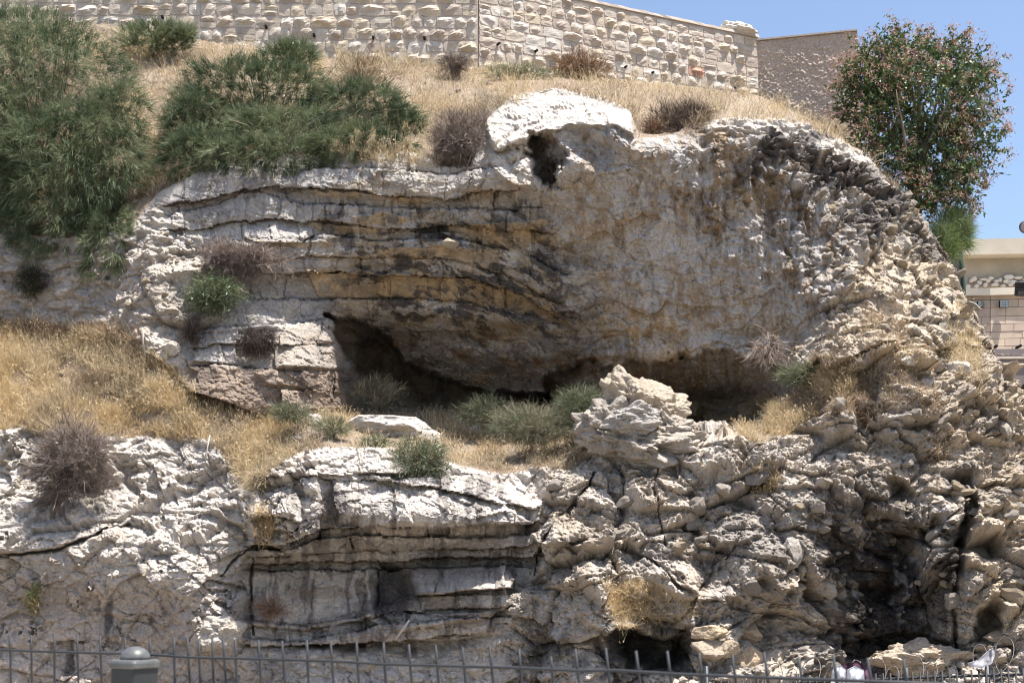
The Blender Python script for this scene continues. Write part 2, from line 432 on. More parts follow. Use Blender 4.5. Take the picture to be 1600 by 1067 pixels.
# ------------------------------------------------------------------ bedding: stacked courses, each split into blocks
H = np.zeros(U.shape)          # towards the viewer, metres
crack = np.zeros(U.shape)
def bedding(lines, offs, mask, blk, amp, seed, batter=0.10, jw=1.5, jd=0.035):
    """lines: polylines u->v, top to bottom; offs: how far each course stands out; blk: block length px per course"""
    global H, crack
    rr = 1.5
    Ls = [curve(l, us, rr, seed + 13 * i, 0.4) for i, l in enumerate(lines)]
    kb = np.floor((U + W1 * 12) / 47.0 + 0.3 * np.sin(Vv / 60.0))
    Vq = Vv + W3 * 2.2 + W1 * 2.0 + (rnd(kb, 0, 0, seed + 8) - 0.5) * 6
    idx = sum((Vq > L[None, :]).astype(int) for L in Ls)
    top = np.full(U.shape, 0.0); bot = np.full(U.shape, 0.0)
    h = np.zeros(U.shape); jt = np.zeros(U.shape)
    for i in range(len(Ls) + 1):
        m = idx == i
        a = Ls[i - 1] if i > 0 else Ls[0] - 60
        b = Ls[i] if i < len(Ls) else Ls[-1] + 60
        A = np.broadcast_to(a, U.shape)[m]; B = np.broadcast_to(b, U.shape)[m]
        f = (Vq[m] - A) / np.maximum(B - A, 1)
        bl = blk[i]
        # block edges: jittered along the course, leaning slightly
        q = (U[m] + (Vq[m] - A) * 0.12 * (1 if i % 2 else -1) + W1[m] * 7) / bl + rnd(i, 1, 0, seed) * 5
        k = np.floor(q); fr = q - k
        j0 = (rnd(k, i, 0, seed + 3) - 0.5) * 0.6; j1 = (rnd(k + 1, i, 0, seed + 3) - 0.5) * 0.6
        kk = np.where(fr < j0, k - 1, np.where(fr > 1 + j1, k + 1, k))
        e = np.minimum(np.abs(fr - j0), np.abs(fr - 1 - j1)) * bl
        o = offs[i] * 1.25 + (rnd(kk, i, 5, seed) - 0.5) * amp * 2 + 0.03 * n_blk[m]
        yaw = (rnd(kk, i, 6, seed) - 0.5) * 0.10 * (fr - 0.5) * bl / 30
        hh = o + yaw + batter * (f - 0.5) * np.clip(B - A, 0, 60) * 0.01 * (0.5 + rnd(kk, i, 8, seed))
        # worn edges
        ed = np.minimum(Vq[m] - A, B - Vq[m])
        wn_ = sstep(-0.35, 0.35, W2[m] + 0.5 * n_blk[m])
        hh = hh - (0.012 + 0.05 * wn_) * np.exp(-np.clip(ed, 0, 50) / (1.5 + 3 * wn_)) - 0.025 * wn_ * np.exp(-e / 1.8)
        h[m] = hh
        jt[m] = np.maximum(np.exp(-(np.clip(ed, 0, 50) / jw) ** 2) * (0.4 + 0.9 * rnd(kk, i, 9, seed)), np.exp(-(e / (jw * 0.6)) ** 2) * (0.7 * rnd(kk, i, 10, seed)))
    jt = jt * sstep(-0.45, 0.25, fbm(PN / 0.35, 3, seed + 77))
    H += mask * (h - jd * jt)
    crack = np.maximum(crack, mask * jt)

bedding([
  [(250, 262), (480, 262), (600, 262), (700, 272), (860, 250)],
  [(250, 325), (330, 308), (430, 290), (490, 293), (560, 298), (680, 308), (700, 312), (780, 296), (860, 300)],
  [(250, 342), (400, 300), (480, 318), (560, 321), (680, 326), (860, 328)],
  [(250, 362), (330, 352), (430, 340), (480, 344), (560, 350), (640, 356), (730, 352), (860, 366)],
  [(250, 395), (330, 382), (430, 374), (480, 374), (500, 366), (600, 374), (700, 372), (800, 390), (880, 430)],
  [(250, 412), (400, 405), (480, 400), (600, 400), (690, 402), (780, 425), (880, 480)],
  [(250, 432), (330, 428), (480, 424), (620, 430), (740, 434), (820, 465), (900, 515)],
  [(250, 470), (330, 466), (450, 466), (500, 468), (620, 464), (740, 474), (830, 505), (900, 545)],
  [(250, 518), (300, 516), (500, 500), (560, 498), (700, 498), (900, 545)],
  [(250, 540), (400, 538), (530, 536), (600, 540)],
  [(250, 568), (300, 570), (420, 576), (540, 580), (600, 585)],
  [(250, 596), (300, 596), (420, 603), (520, 614), (600, 618)],
 ],
 [0.02, 0.17, -0.03, 0.08, -0.05, 0.10, 0.02, -0.20, -0.06, 0.10, 0.04, 0.14, 0.20],
 m_strU, [60, 34, 26, 24, 46, 38, 44, 80, 70, 60, 75, 120, 160], 0.05, 101)
bedding([
  [(380, 744), (490, 738), (560, 740), (620, 748), (700, 742), (850, 745)],
  [(380, 752), (490, 750), (620, 752), (700, 765), (850, 800)],
  [(380, 850), (460, 846), (505, 824), (600, 822), (690, 822), (760, 815), (850, 820)],
  [(380, 858), (460, 856), (505, 840), (560, 836), (690, 838), (850, 834)],
  [(380, 868), (480, 864), (600, 860), (700, 856), (850, 852)],
  [(380, 880), (480, 876), (600, 878), (700, 868), (850, 870)],
  [(380, 890), (480, 890), (600, 892), (640, 886), (800, 882), (850, 888)],
  [(380, 968), (480, 975), (570, 962), (600, 948), (650, 930), (800, 925), (850, 930)],
  [(380, 976), (480, 982), (570, 970), (620, 955), (800, 945), (850, 950)],
  [(380, 996), (480, 1000), (600, 976), (700, 966), (800, 962), (850, 970)],
  [(380, 1008), (600, 1004), (700, 990), (850, 985)],
 ],
 [0.18, 0.34, 0.24, -0.08, 0.10, -0.10, -0.36, -0.14, 0.02, -0.08, 0.12, -0.16],
 m_strL, [120, 60, 95, 40, 110, 90, 140, 110, 60, 70, 80, 200], 0.08, 202)

# ------------------------------------------------------------------ single features read from the face
def slab(pts, top, bot, soft=3, wob=0.5, base=None):
    """a block standing out of the face: top edge stands out `top` m, bottom edge `bot` m"""
    global H
    m = poly(pts, soft, wob)
    p = np.array(pts, float); a, b = p[:, 1].min(), p[:, 1].max()
    f = np.clip((Vv - a) / (b - a), 0, 1)
    H += m * (top + (bot - top) * f)
def dent(cx, cy, rx, ry, depth, rot=0, soft=0.6, wob=1.0):
    global H
    H -= depth * ell(cx, cy, rx, ry, rot, soft, wob)
def line_crack(pts, width, depth, wob=0.5):
    global H, crack
    p = np.array(pts, float); best = np.full(U.shape, 1e9)
    a, b = U + (Uw - U) * wob, Vv + (Vw - Vv) * wob
    for k in range(len(p) - 1):
        q = p[k + 1] - p[k]; w0 = a - p[k][0]; w1 = b - p[k][1]
        t = np.clip((w0 * q[0] + w1 * q[1]) / (q @ q), 0, 1)
        best = np.minimum(best, np.hypot(w0 - q[0] * t, w1 - q[1] * t))
    width = width * 0.6 * (0.25 + 1.1 * sstep(-0.5, 0.5, W1)); depth = depth * 0.7
    c = np.exp(-(best / width) ** 2)
    H -= depth * c; crack = np.maximum(crack, c * 0.8)

# lower strata: projecting lit block, white slab bed, streaked wall, dark bay
slab([(640, 888), (700, 886), (792, 882), (806, 905), (800, 918), (700, 926), (650, 930), (640, 905)], 0.16, 0.80, 3, 0.35)
slab([(622, 930), (700, 926), (790, 920), (796, 945), (770, 965), (620, 985), (600, 960)], 0.26, 0.22, 4, 0.5)
slab([(560, 955), (700, 960), (770, 955), (760, 990), (700, 1000), (600, 1004), (590, 975)], 0.20, 0.20, 3, 0.5)
dent(610, 920, 32, 42, 0.35)
slab([(505, 690), (620, 698), (640, 740), (500, 742), (480, 720)], 0.05, 0.20, 3, 0.4)
slab([(365, 745), (440, 730), (498, 745), (502, 835), (470, 868), (430, 855), (390, 830)], 0.0, 0.34, 6, 0.7)
slab([(565, 790), (620, 745), (650, 820), (560, 826)], -0.02, 0.22, 6, 1.0)
slab([(640, 770), (740, 760), (790, 790), (835, 818), (690, 824), (620, 824)], 0.05, 0.30, 4, 0.6)
slab([(502, 824), (560, 822), (565, 838), (505, 846)], 0.12, 0.24, 3, 0.5)
# upper strata
slab([(378, 350), (440, 345), (488, 342), (490, 368), (470, 378), (400, 380), (380, 372)], -0.02, 0.22, 4, 0.4)
slab([(590, 248), (620, 246), (624, 266), (590, 270)], 0.02, 0.10, 3, 0.3)
slab([(655, 366), (705, 362), (702, 384), (662, 386)], 0.10, 0.18, 3, 0.2)
slab([(480, 560), (545, 575), (572, 585), (570, 618), (500, 612), (420, 600), (400, 585)], 0.05, 0.10, 5, 0.6)
slab([(312, 518), (372, 515), (368, 568), (300, 566)], 0.06, 0.10, 3, 0.4)
slab([(450, 530), (530, 534), (540, 560), (530, 578), (440, 574)], 0.02, 0.16, 7, 0.6)
dent(410, 522, 32, 12, 0.12)
# undersides of the beds, seen from below
SOFF = [([(478, 426), (560, 424), (620, 428), (745, 432), (830, 460), (905, 515), (780, 480), (700, 468), (620, 464), (500, 468)], 0.16, -0.10),
        ([(545, 337), (600, 331), (650, 338), (630, 351), (560, 348)], 0.12, -0.03),
        ([(690, 352), (760, 349), (860, 343), (856, 372), (820, 386), (780, 380), (705, 362)], 0.14, -0.04),
        ([(478, 295), (560, 299), (690, 309), (660, 317), (500, 305)], 0.12, -0.02),
        ([(480, 345), (540, 350), (620, 356), (600, 366), (500, 360)], 0.10, -0.02),
        ([(590, 386), (700, 384), (760, 396), (740, 404), (600, 400)], 0.10, -0.02),
        ([(380, 374), (470, 377), (500, 372), (520, 388), (440, 386)], 0.10, -0.02)]
for pts_, t_, b_ in SOFF: slab(pts_, t_, b_, 3, 0.7)
# rounded nose of the lowest bed by the cave
slab([(470, 578), (540, 576), (574, 590), (574, 622), (540, 634), (480, 625)], 0.10, 0.02, 14, 0.5)
# cave mouths and the eye under the brow
H -= 1.7 * poly([(506, 500), (556, 500), (585, 512), (612, 540), (655, 572), (700, 596), (780, 612), (860, 618), (860, 660), (572, 660), (574, 590), (548, 566), (528, 534)], 9, 1.7)
H -= 0.95 * poly([(520, 478), (700, 490), (830, 520), (900, 550), (900, 680), (560, 680)], 34, 1.0) * np.clip((Vv - 485) / 130.0, 0, 1) ** 0.8
H -= 0.75 * poly([(850, 590), (905, 566), (985, 572), (1040, 560), (1100, 548), (1150, 560), (1215, 566), (1290, 578), (1300, 640), (1180, 700), (1050, 700), (860, 680)], 10, 2.0)
H -= 0.62 * poly([(826, 214), (872, 212), (884, 240), (872, 292), (852, 294), (836, 262), (820, 240)], 16, 2.2)
dent(925, 235, 60, 26, 0.40, 20, 0.8)
dent(1130, 640, 95, 40, 0.8, 0, 0.7)
# brow slab: rounded pale top with a sharp lower lip
slab([(758, 190), (800, 150), (870, 137), (945, 148), (990, 176), (992, 215), (965, 200), (900, 196), (850, 206), (800, 232), (770, 236)], -0.10, 0.34, 7, 0.8)
slab([(948, 182), (985, 178), (996, 240), (960, 236)], 0.1, 0.12, 6, 0.8)
slab([(770, 236), (800, 225), (830, 270), (828, 292), (790, 286), (770, 262)], 0.0, 0.22, 6, 0.8)
# lower right: big boulder knob, crevices, burnt bay, holes
dent(985, 715, 42, 22, 0.35, 0)
slab([(840, 868), (890, 858), (940, 875), (960, 905), (930, 925), (850, 915)], -0.05, 0.30, 8, 0.8)
slab([(835, 835), (880, 812), (915, 820), (905, 858), (850, 858)], -0.05, 0.30, 6, 0.8)
slab([(1015, 885), (1060, 870), (1090, 895), (1085, 925), (1020, 912)], -0.15, 0.30, 6, 0.8)
slab([(1080, 830), (1130, 812), (1180, 818), (1190, 840), (1150, 860), (1090, 850)], -0.05, 0.30, 8, 1.0)
slab([(1120, 930), (1060, 940), (1000, 905), (1010, 890), (1090, 925), (1180, 900), (1160, 940)], 0.0, 0.18, 6, 1.0)
dent(1020, 1010, 70, 40, 1.1, -5, 0.5)
slab([(900, 955), (980, 940), (1075, 960), (1085, 985), (1000, 975), (940, 985)], 0.0, 0.30, 5, 1.0)
dent(1230, 1010, 70, 50, 0.5, 0, 0.8)
dent(1395, 900, 34, 90, 0.55, 20, 0.8)
dent(1455, 830, 18, 24, 0.5, 0, 0.6)
dent(1500, 830, 12, 90, 0.6, 2, 0.8)
dent(1545, 970, 22, 34, 0.8, 0, 0.6)
dent(1400, 770, 26, 16, 0.4, 25, 0.6)
dent(1535, 865, 20, 26, 0.5, 30, 0.6)
slab([(1450, 815), (1500, 815), (1498, 850), (1460, 900), (1440, 890)], 0.0, 0.34, 8, 0.8)
line_crack([(0, 868), (60, 864), (110, 852), (160, 838), (200, 815)], 3.5, 0.30, 0.3)
slab([(-60, 780), (60, 775), (190, 790), (208, 812), (160, 836), (100, 852), (40, 864), (-60, 866)], -0.04, 0.16, 5, 0.3)
line_crack([(345, 900), (370, 870), (395, 850), (440, 860)], 3.5, 0.22)
line_crack([(395, 870), (392, 930), (396, 990)], 3, 0.25)
line_crack([(590, 890), (592, 930), (588, 960)], 3.5, 0.25)
line_crack([(836, 900), (840, 868), (900, 790), (930, 740)], 5, 0.35)
line_crack([(900, 860), (960, 845), (1010, 880), (1060, 925)], 5, 0.30)
line_crack([(1000, 620), (1030, 720), (1020, 790), (1040, 860)], 4, 0.18)
line_crack([(1490, 770), (1496, 850), (1492, 960), (1500, 1060)], 5, 0.35)
slab([(1286, 512), (1340, 505), (1400, 560), (1440, 640), (1400, 650), (1330, 580)], 0.05, 0.12, 10, 1.2)
slab([(975, 428), (990, 424), (1000, 440), (988, 448), (976, 440)], 0.02, 0.18, 3, 0.4)
slab([(1060, 470), (1080, 465), (1082, 490), (1064, 496)], 0.0, 0.10, 5, 1)

# ------------------------------------------------------------------ chipped and lumpy relief, by rock type
Q3 = Pb.copy()
Q3 = Q3 + 0.055 * np.stack([fbm(Q3 / 0.35, 2, 61), fbm(Q3 / 0.35, 2, 62), fbm(Q3 / 0.35, 2, 63)], -1)
Q3f = Q3 * np.array([1.0, 1.0, 1.45])
f1, c1 = facets(Q3f, 0.62, 71, 1.0, 0.4)
f2, c2 = facets(Q3f, 0.24, 72, 1.0, 0.4)
f3, c3 = facets(Q3f, 0.095, 73, 1.0, 0.4)
b1, e1 = blocks(Q3f, 0.85, 91); b2, e2 = blocks(Q3f, 0.38, 92); b3, e3 = blocks(Q3f, 0.17, 93, 0.28, 0.9); b4, e4 = blocks(Q3f, 0.08, 94, 0.28, 0.85)
p1 = pebbles(Q3, 0.60, 74, 0.9); p2 = pebbles(Q3, 0.26, 75, 0.8); p3 = pebbles(Q3, 0.10, 76, 0.8)
r1 = fbm(Q3 / 0.5, 6, 81, 0.6); r2 = fbm(Q3 / 0.12, 4, 82, 0.62); rg = fbm(Q3 / 0.28, 5, 83, 0.6, True)
rest = np.clip(rockm - m_rub - m_face - m_white - m_strU - m_strL, 0, 1)
vert = fbm(np.stack([U * 0.05, 0 * U, Vv * 0.006], -1), 3, 90)
h = 0
g1 = sstep(-0.25, 0.25, fbm(PN / 1.1, 3, 95)); g2 = sstep(-0.25, 0.25, fbm(PN / 0.6, 3, 96)); g3 = sstep(-0.25, 0.25, fbm(PN / 0.5, 3, 97))
pit = sstep(0.18, 0.42, fbm(Q3 / 0.07, 3, 98, 0.6))
b0, e0 = blocks(Q3f, 1.7, 90, 0.25)
soft_r = 1 - 0.55 * poly([(1270, 260), (1420, 280), (1560, 520), (1500, 560), (1320, 520)], 90, 1.5) - 0.5 * poly([(190, 340), (340, 340), (350, 570), (190, 570)], 30)
m_rub_c = m_rub.copy(); m_rub = m_rub * soft_r
h = h + m_rub * (0.42 * b0 + 0.24 * f1 + 0.22 * f2 + 0.28 * f3 + 0.60 * b1 * (0.3 + 0.7 * g1) + 0.62 * b2 * (0.1 + 0.9 * g2) + 0.8 * b3 * (0.2 + 0.8 * g3) + 0.8 * b4 * (1.1 - 0.6 * g2) + 0.45 * p3 * (1 - 0.7 * g3) + 0.12 * r1 + 0.045 * r2 + 0.04 * rg - 0.035 * pit - 0.07 * c1 * g2)
h = h + m_face * (0.12 * b4 - 0.03 * sstep(0.1, 0.3, n_blk + 0.3 * r1) * rg + 0.14 * f1 + 0.14 * f2 + 0.16 * f3 + 0.22 * b2 * (r1 > 0) + 0.22 * b3 + 0.05 * r1 + 0.016 * r2 + 0.03 * rg - 0.015 * pit + 0.03 * vert)
h = h + m_white * (0.30 * f1 + 0.26 * f2 + 0.25 * f3 + 0.45 * b1 * (r1 > -0.1) + 0.40 * b2 * g2 + 0.30 * b3 * g3 + 0.40 * b4 * (1.1 - g2) + 0.06 * r1 + 0.026 * r2 + 0.02 * rg - 0.02 * c1 - 0.01 * c2)
h = h + m_strU * (0.08 * f1 + 0.14 * f2 + 0.16 * f3 + 0.22 * b3 + 0.2 * b4 + 0.02 * r1 + 0.010 * r2 - 0.005 * c2)
h = h + m_strL * (0.08 * f1 + 0.18 * f2 + 0.20 * f3 + 0.25 * b3 + 0.2 * b4 + 0.02 * r1 + 0.012 * r2 - 0.008 * c2)
h = h + rest * (0.5 * b2 + 0.4 * b3 + 0.15 * f1 + 0.3 * f2 + 0.25 * f3 + 0.06 * r1 + 0.02 * r2)
# ragged dark crags on the right-hand crest
f0, c0 = facets(Q3f, 1.35, 70, 0.9, 0.35)
r3 = fbm(Q3 / 0.055, 3, 84, 0.65); r4 = fbm(Q3 / 0.10, 3, 85, 0.6, True)
h = h + m_rub * (0.30 * f0 - 0.12 * c0 + 0.011 * r3 + 0.018 * r4) + m_face * (0.06 * f0 + 0.006 * r3 + 0.008 * r4) + m_white * (0.16 * f0 + 0.010 * r3 + 0.014 * r4) + (m_strU + m_strL + rest) * (0.005 * r3 + 0.006 * r4)
vg = fbm(np.stack([Q3[..., 0] / 0.22, 0 * U, Q3[..., 2] / 1.1], -1) + 0.5 * np.stack([r1, 0 * r1, r1], -1), 4, 99, 0.6, True)
m_vg = poly([(1060, 200), (1300, 220), (1400, 330), (1380, 480), (1280, 500), (1150, 430), (1040, 330)], 80, 1.5)
h = h + 0.11 * vg * m_vg + m_vg * 0.35 * b2
m_bay = poly([(60, 880), (200, 872), (380, 930), (392, 1010), (380, 1200), (-150, 1200), (-150, 940)], 40, 1.5)
h = h * (1 - 0.3 * m_bay)
m_crag = poly([(1090, 180), (1260, 190), (1340, 240), (1440, 340), (1480, 440), (1400, 420), (1300, 330), (1200, 290), (1100, 250)], 30)
h = h + m_crag * (0.3 * f2 + 0.4 * b2 + 0.07 * rg)
m_brow = poly([(750, 190), (800, 150), (870, 130), (945, 148), (995, 176), (1000, 230), (960, 210), (900, 196), (850, 206), (800, 232), (760, 240)], 14)
h = h * (1 - 0.45 * m_brow)
h = h + m_earth * (0.05 * r1 + 0.012 * r2 + 0.25 * p3 * (r1 > 0.1))
fade = np.where(reg == 0, 1, 1)
rimf = np.where(Vv >= T1G, 0.3 + 0.7 * sstep(0, 35, Vv - T1G), 1.0)
h = h * rimf
Dn = D - H * rockm * 1.0
Nd = Nb * 0.45 + np.array([0.0, -0.62, 0.05]); Nd /= np.linalg.norm(Nd, axis=-1, keepdims=True)
P = place(U, Vv, Dn) + Nd * h[..., None]

m_rub = m_rub_c
# ------------------------------------------------------------------ stone colour (patina, ochre seams, soot, lichen, painted cave shade)
c_white = np.array([0.68, 0.64, 0.59]); c_grey = np.array([0.34, 0.325, 0.31]); c_buff = np.array([0.57, 0.50, 0.41])
c_ochre = np.array([0.43, 0.315, 0.18]); c_dark = np.array([0.085, 0.078, 0.075]); c_rust = np.array([0.30, 0.15, 0.08])
c_pink = np.array([0.46, 0.37, 0.30]); c_soot = np.array([0.022, 0.020, 0.020]); c_soil = np.array([0.27, 0.20, 0.13])
n_a = fbm(PN / 0.9, 5, 201); n_b = fbm(PN / 0.4, 5, 202); n_c = fbm(PN / 0.15, 4, 203); n_d = fbm(PN / 0.6, 5, 204)
n_h = fbm(PN * np.array([1.2, 1, 5.5]), 5, 205)               # seams along the bedding
n_v = fbm((PN + 0.12 * np.stack([n_b, 0 * n_b, n_a], -1)) * np.array([9.0, 1, 1.6]), 5, 206, 0.6)               # run-off streaks
Cc = np.broadcast_to(c_white, U.shape + (3,)).copy()
def mixc(c, m):
    global Cc
    m = np.clip(m, 0, 1)[..., None]
    Cc = Cc * (1 - m) + c * m
mixc(c_grey, (0.5 - 0.3 * m_white) * sstep(0.0, 0.4, n_a + 0.5 * n_b + 0.3 * n_c))
mixc(c_buff, m_rub * (0.40 + 0.5 * sstep(-0.2, 0.4, n_d)))
mixc(c_buff * np.array([1.12, 1.08, 1.0]), 0.7 * poly([(1300, 430), (1420, 360), (1500, 440), (1600, 620), (1600, 1000), (1520, 1000), (1500, 760), (1420, 620), (1300, 540)], 50, 2.0))
mixc(c_grey, m_rub * 0.42 * sstep(0.05, 0.3, n_b + 0.6 * n_c))
mixc(c_buff, m_white * 0.25 * sstep(0, 0.4, n_d))
mixc(np.array([0.56, 0.48, 0.42]), m_white * poly([(90, 880), (200, 900), (380, 960), (390, 1100), (-50, 1100), (-50, 930)], 60, 1.5) * 0.6)
n_e = fbm((PN + 0.2 * np.stack([n_a, 0 * n_a, n_d], -1)) / np.array([0.30, 1, 0.42]), 6, 211, 0.68)
# skull face: pale grey with ochre bloom and brown-black patina; shade painted into brow and caves
mixc(np.array([0.52, 0.50, 0.48]), m_face * 0.85)
mixc(c_ochre, m_face * 0.6 * sstep(0.12, 0.40, n_d + 0.5 * n_c))
mixc(c_buff, m_face * 0.35 * sstep(0.0, 0.40, n_b))
n_e = fbm((PN + 0.2 * np.stack([n_a, 0 * n_a, n_d], -1)) / np.array([0.30, 1, 0.42]), 6, 211, 0.68)
n_f = fbm((PN + 0.15 * np.stack([n_d, 0 * n_a, n_b], -1)) / 0.22, 5, 212, 0.7)
mixc(np.array([0.25, 0.225, 0.205]), m_face * 0.7 * sstep(0.12, 0.20, n_e + 0.25 * n_a))
mixc(np.array([0.60, 0.58, 0.56]), m_face * 0.7 * sstep(0.08, 0.2, n_f - 0.15 * n_d))
mixc(np.array([0.40, 0.30, 0.20]), m_face * 0.5 * sstep(0.16, 0.26, -n_e + 0.3 * n_d))
mixc(np.array([0.24, 0.21, 0.18]), m_rub * 0.3 * sstep(0.18, 0.30, n_e))
mixc(c_ochre * 1.25, ell(1010, 520, 115, 50, 5, 0.8) * (0.8 + 0.5 * n_c))
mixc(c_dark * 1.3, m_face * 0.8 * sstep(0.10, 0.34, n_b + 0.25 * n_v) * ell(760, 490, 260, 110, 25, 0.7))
mixc(c_dark * 1.3, 0.85 * sstep(-0.12, 0.22, n_v * 0.6 + n_b * 0.8) * ell(1210, 285, 170, 110, 20, 0.7))
mixc(c_dark * 1.4, 0.75 * sstep(-0.05, 0.25, n_b + n_c * 0.4) * ell(925, 235, 60, 34, 20, 0.6))  # shadow beneath the brow painted into the dent
mixc(c_rust, m_face * 0.6 * sstep(0.22, 0.4, n_c + n_a * 0.3) * ell(850, 560, 330, 90, 0, 0.8))
mixc(c_dark * 1.2, 0.7 * sstep(-0.3, 0.1, n_e + 0.3 * n_b) * ell(610, 570, 150, 75, 12, 0.8))  # darkness of the left cave painted into its rock colour
mixc(np.array([0.20, 0.155, 0.12]), 0.6 * sstep(-0.2, 0.1, n_e) * ell(1080, 605, 200, 45, 0, 0.7))  # shade of the long hollow painted as dark brown
mixc(np.array([0.20, 0.155, 0.12]), m_vg * 0.65 * sstep(-0.05, 0.2, -vg * 0.5 + 0.6 * n_b + 0.1))
# upper strata
mixc(np.array([0.52, 0.505, 0.485]), m_strU * 0.6)
mixc(c_ochre, m_strU * 0.5 * sstep(0.10, 0.32, n_h + 0.25 * n_b) * sstep(430, 520, U))
mixc(c_dark * 1.2, m_strU * 0.85 * sstep(0.06, 0.25, 0.7 * n_v + 0.6 * n_b) * sstep(480, 540, U) * sstep(295, 320, Vv))
mixc(c_ochre * 1.1, 0.35 * poly([(480, 425), (620, 428), (745, 432), (830, 460), (900, 515), (780, 478), (620, 464), (500, 468)], 12, 0.8) * sstep(-0.5, 0.1, n_c + n_b))
mixc(c_ochre, 0.4 * poly([(790, 352), (860, 345), (850, 385), (770, 380), (705, 362)], 12, 1) * sstep(-0.4, 0.2, n_c))
mixc(c_ochre, 0.35 * poly([(490, 338), (560, 345), (620, 352), (540, 362), (480, 352)], 8, 0.6))
mixc(c_pink * 0.85, 0.75 * poly([(290, 566), (540, 578), (575, 590), (572, 640), (300, 640)], 14, 1) * sstep(-0.6, 0.1, n_b))
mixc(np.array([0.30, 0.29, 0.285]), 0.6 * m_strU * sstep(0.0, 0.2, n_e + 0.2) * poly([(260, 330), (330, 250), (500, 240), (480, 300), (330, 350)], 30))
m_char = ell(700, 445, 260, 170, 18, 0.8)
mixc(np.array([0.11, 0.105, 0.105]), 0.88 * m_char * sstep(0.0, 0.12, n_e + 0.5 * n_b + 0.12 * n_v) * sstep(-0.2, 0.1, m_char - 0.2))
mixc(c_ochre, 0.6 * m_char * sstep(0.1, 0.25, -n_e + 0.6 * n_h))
mixc(np.array([0.30, 0.27, 0.245]), 0.8 * ell(720, 580, 240, 70, 5, 0.8) * sstep(-0.2, 0.1, n_e))
dip = np.where(U > 700, (U - 700) * 0.42, 0) * (1 - sstep(860, 1000, U) * 0.4)
PD = np.stack([U * 0.01, 0 * U, (Vv - dip) * 0.01], -1) + 0.06 * np.stack([n_b, 0 * n_b, n_c], -1)
n_p = fbm(PD / np.array([0.42, 1, 0.13]), 6, 221, 0.7); n_q = fbm(PD / np.array([0.30, 1, 0.11]), 6, 222, 0.7); n_r = fbm(PD / np.array([0.10, 1, 0.30]), 5, 223, 0.65)
m_mot = ell(700, 440, 330, 185, 14, 0.7)
mixc(np.array([0.56, 0.545, 0.53]), 0.75 * m_mot * sstep(0.02, 0.14, n_q - 0.2 * n_p))
mixc(np.array([0.46, 0.37, 0.25]), 0.65 * m_mot * sstep(0.04, 0.16, n_p + 0.1) * sstep(470, 560, U))
mixc(np.array([0.10, 0.095, 0.095]), 0.85 * m_mot * sstep(0.06, 0.15, -n_q + 0.35 * n_b + 0.2 * n_r) * sstep(470, 560, U) * sstep(310, 350, Vv))
mixc(np.array([0.33, 0.17, 0.10]), 0.6 * ell(820, 560, 230, 60, 8, 0.7) * sstep(0.14, 0.22, n_p))
for pts_, t_, b_ in SOFF: mixc(np.array([0.46, 0.36, 0.235]) * (1 + 0.6 * n_c[..., None]), 0.75 * poly(pts_, 7, 1.3) * sstep(-0.22, 0.08, n_q + 0.5 * n_c + 0.08))
n_s = fbm((PN + 0.08 * np.stack([n_b, 0 * n_b, n_c], -1)) / np.array([0.09, 1, 0.24]), 5, 224, 0.7)
m_fc = m_face * (1 - m_mot)
mixc(np.array([0.60, 0.585, 0.57]), 0.6 * m_fc * sstep(0.03, 0.15, n_s + 0.3 * n_e))
mixc(np.array([0.40, 0.30, 0.19]), 0.55 * m_fc * sstep(0.08, 0.18, -n_s + 0.3 * n_d))
m_nose = poly([(290, 572), (540, 578), (578, 590), (578, 640), (300, 645)], 8, 0.8)
mixc(np.array([0.36, 0.285, 0.225]), 0.85 * m_nose)
mixc(np.array([0.20, 0.165, 0.14]), 0.6 * m_nose * sstep(0.0, 0.2, n_b + 0.4 * n_v))
mixc(np.array([0.42, 0.37, 0.32]), 0.7 * poly([(370, 520), (510, 505), (545, 545), (545, 576), (370, 570)], 8, 0.8))
# lower strata: run-off streaks, pink seams, darker bay
mixc(c_dark * 2.3, m_strL * 0.7 * sstep(-0.02, 0.25, n_v + 0.35 * n_b) * sstep(735, 755, Vv))
mixc(c_white, m_strL * 0.5 * sstep(0.1, 0.3, -n_v - 0.2 * n_b) * sstep(880, 895, Vv))
mixc(c_pink * 0.7, m_strL * 0.5 * sstep(0.05, 0.35, n_h) * sstep(820, 850, Vv))
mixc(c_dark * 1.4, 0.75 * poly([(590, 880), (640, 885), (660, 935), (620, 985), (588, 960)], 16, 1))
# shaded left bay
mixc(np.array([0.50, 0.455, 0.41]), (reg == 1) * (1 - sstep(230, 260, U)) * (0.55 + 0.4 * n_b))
# crag lichen, burnt rock, black crevice, painted cave shade
mixc(c_dark * 1.4, m_crag * 0.8 * sstep(-0.1, 0.25, n_b + n_c * 0.5))
mixc(c_soot, 0.97 * np.clip(ell(1375, 950, 95, 130, 12, 0.55, 1.6) * sstep(-0.55, 0.0, n_b + 0.6 * n_c + 0.15), 0, 1))
mixc(c_soot, 0.9 * ell(1485, 850, 22, 150, 3, 0.6, 1.5) * sstep(-0.4, 0.1, n_b))  # black run along the upright crevice
mixc(c_soot * 2, 0.85 * ell(1350, 860, 130, 110, 10, 0.8, 1.6) * sstep(-0.15, 0.1, n_e + 0.5 * n_c))
mixc(np.array([0.10, 0.085, 0.075]), 0.75 * ell(1330, 930, 170, 170, 0, 0.8, 1.6) * sstep(-0.12, 0.12, n_e + 0.3 * n_b))
mixc(c_dark * 2.0, 0.45 * ell(1200, 790, 140, 80, -15, 0.7) * sstep(0.05, 0.3, n_b))
mixc(c_dark * 1.2, 0.7 * ell(960, 1010, 170, 50, 3, 0.6) * sstep(-0.2, 0.2, n_b))  # shade of the low cave painted into the rock around it
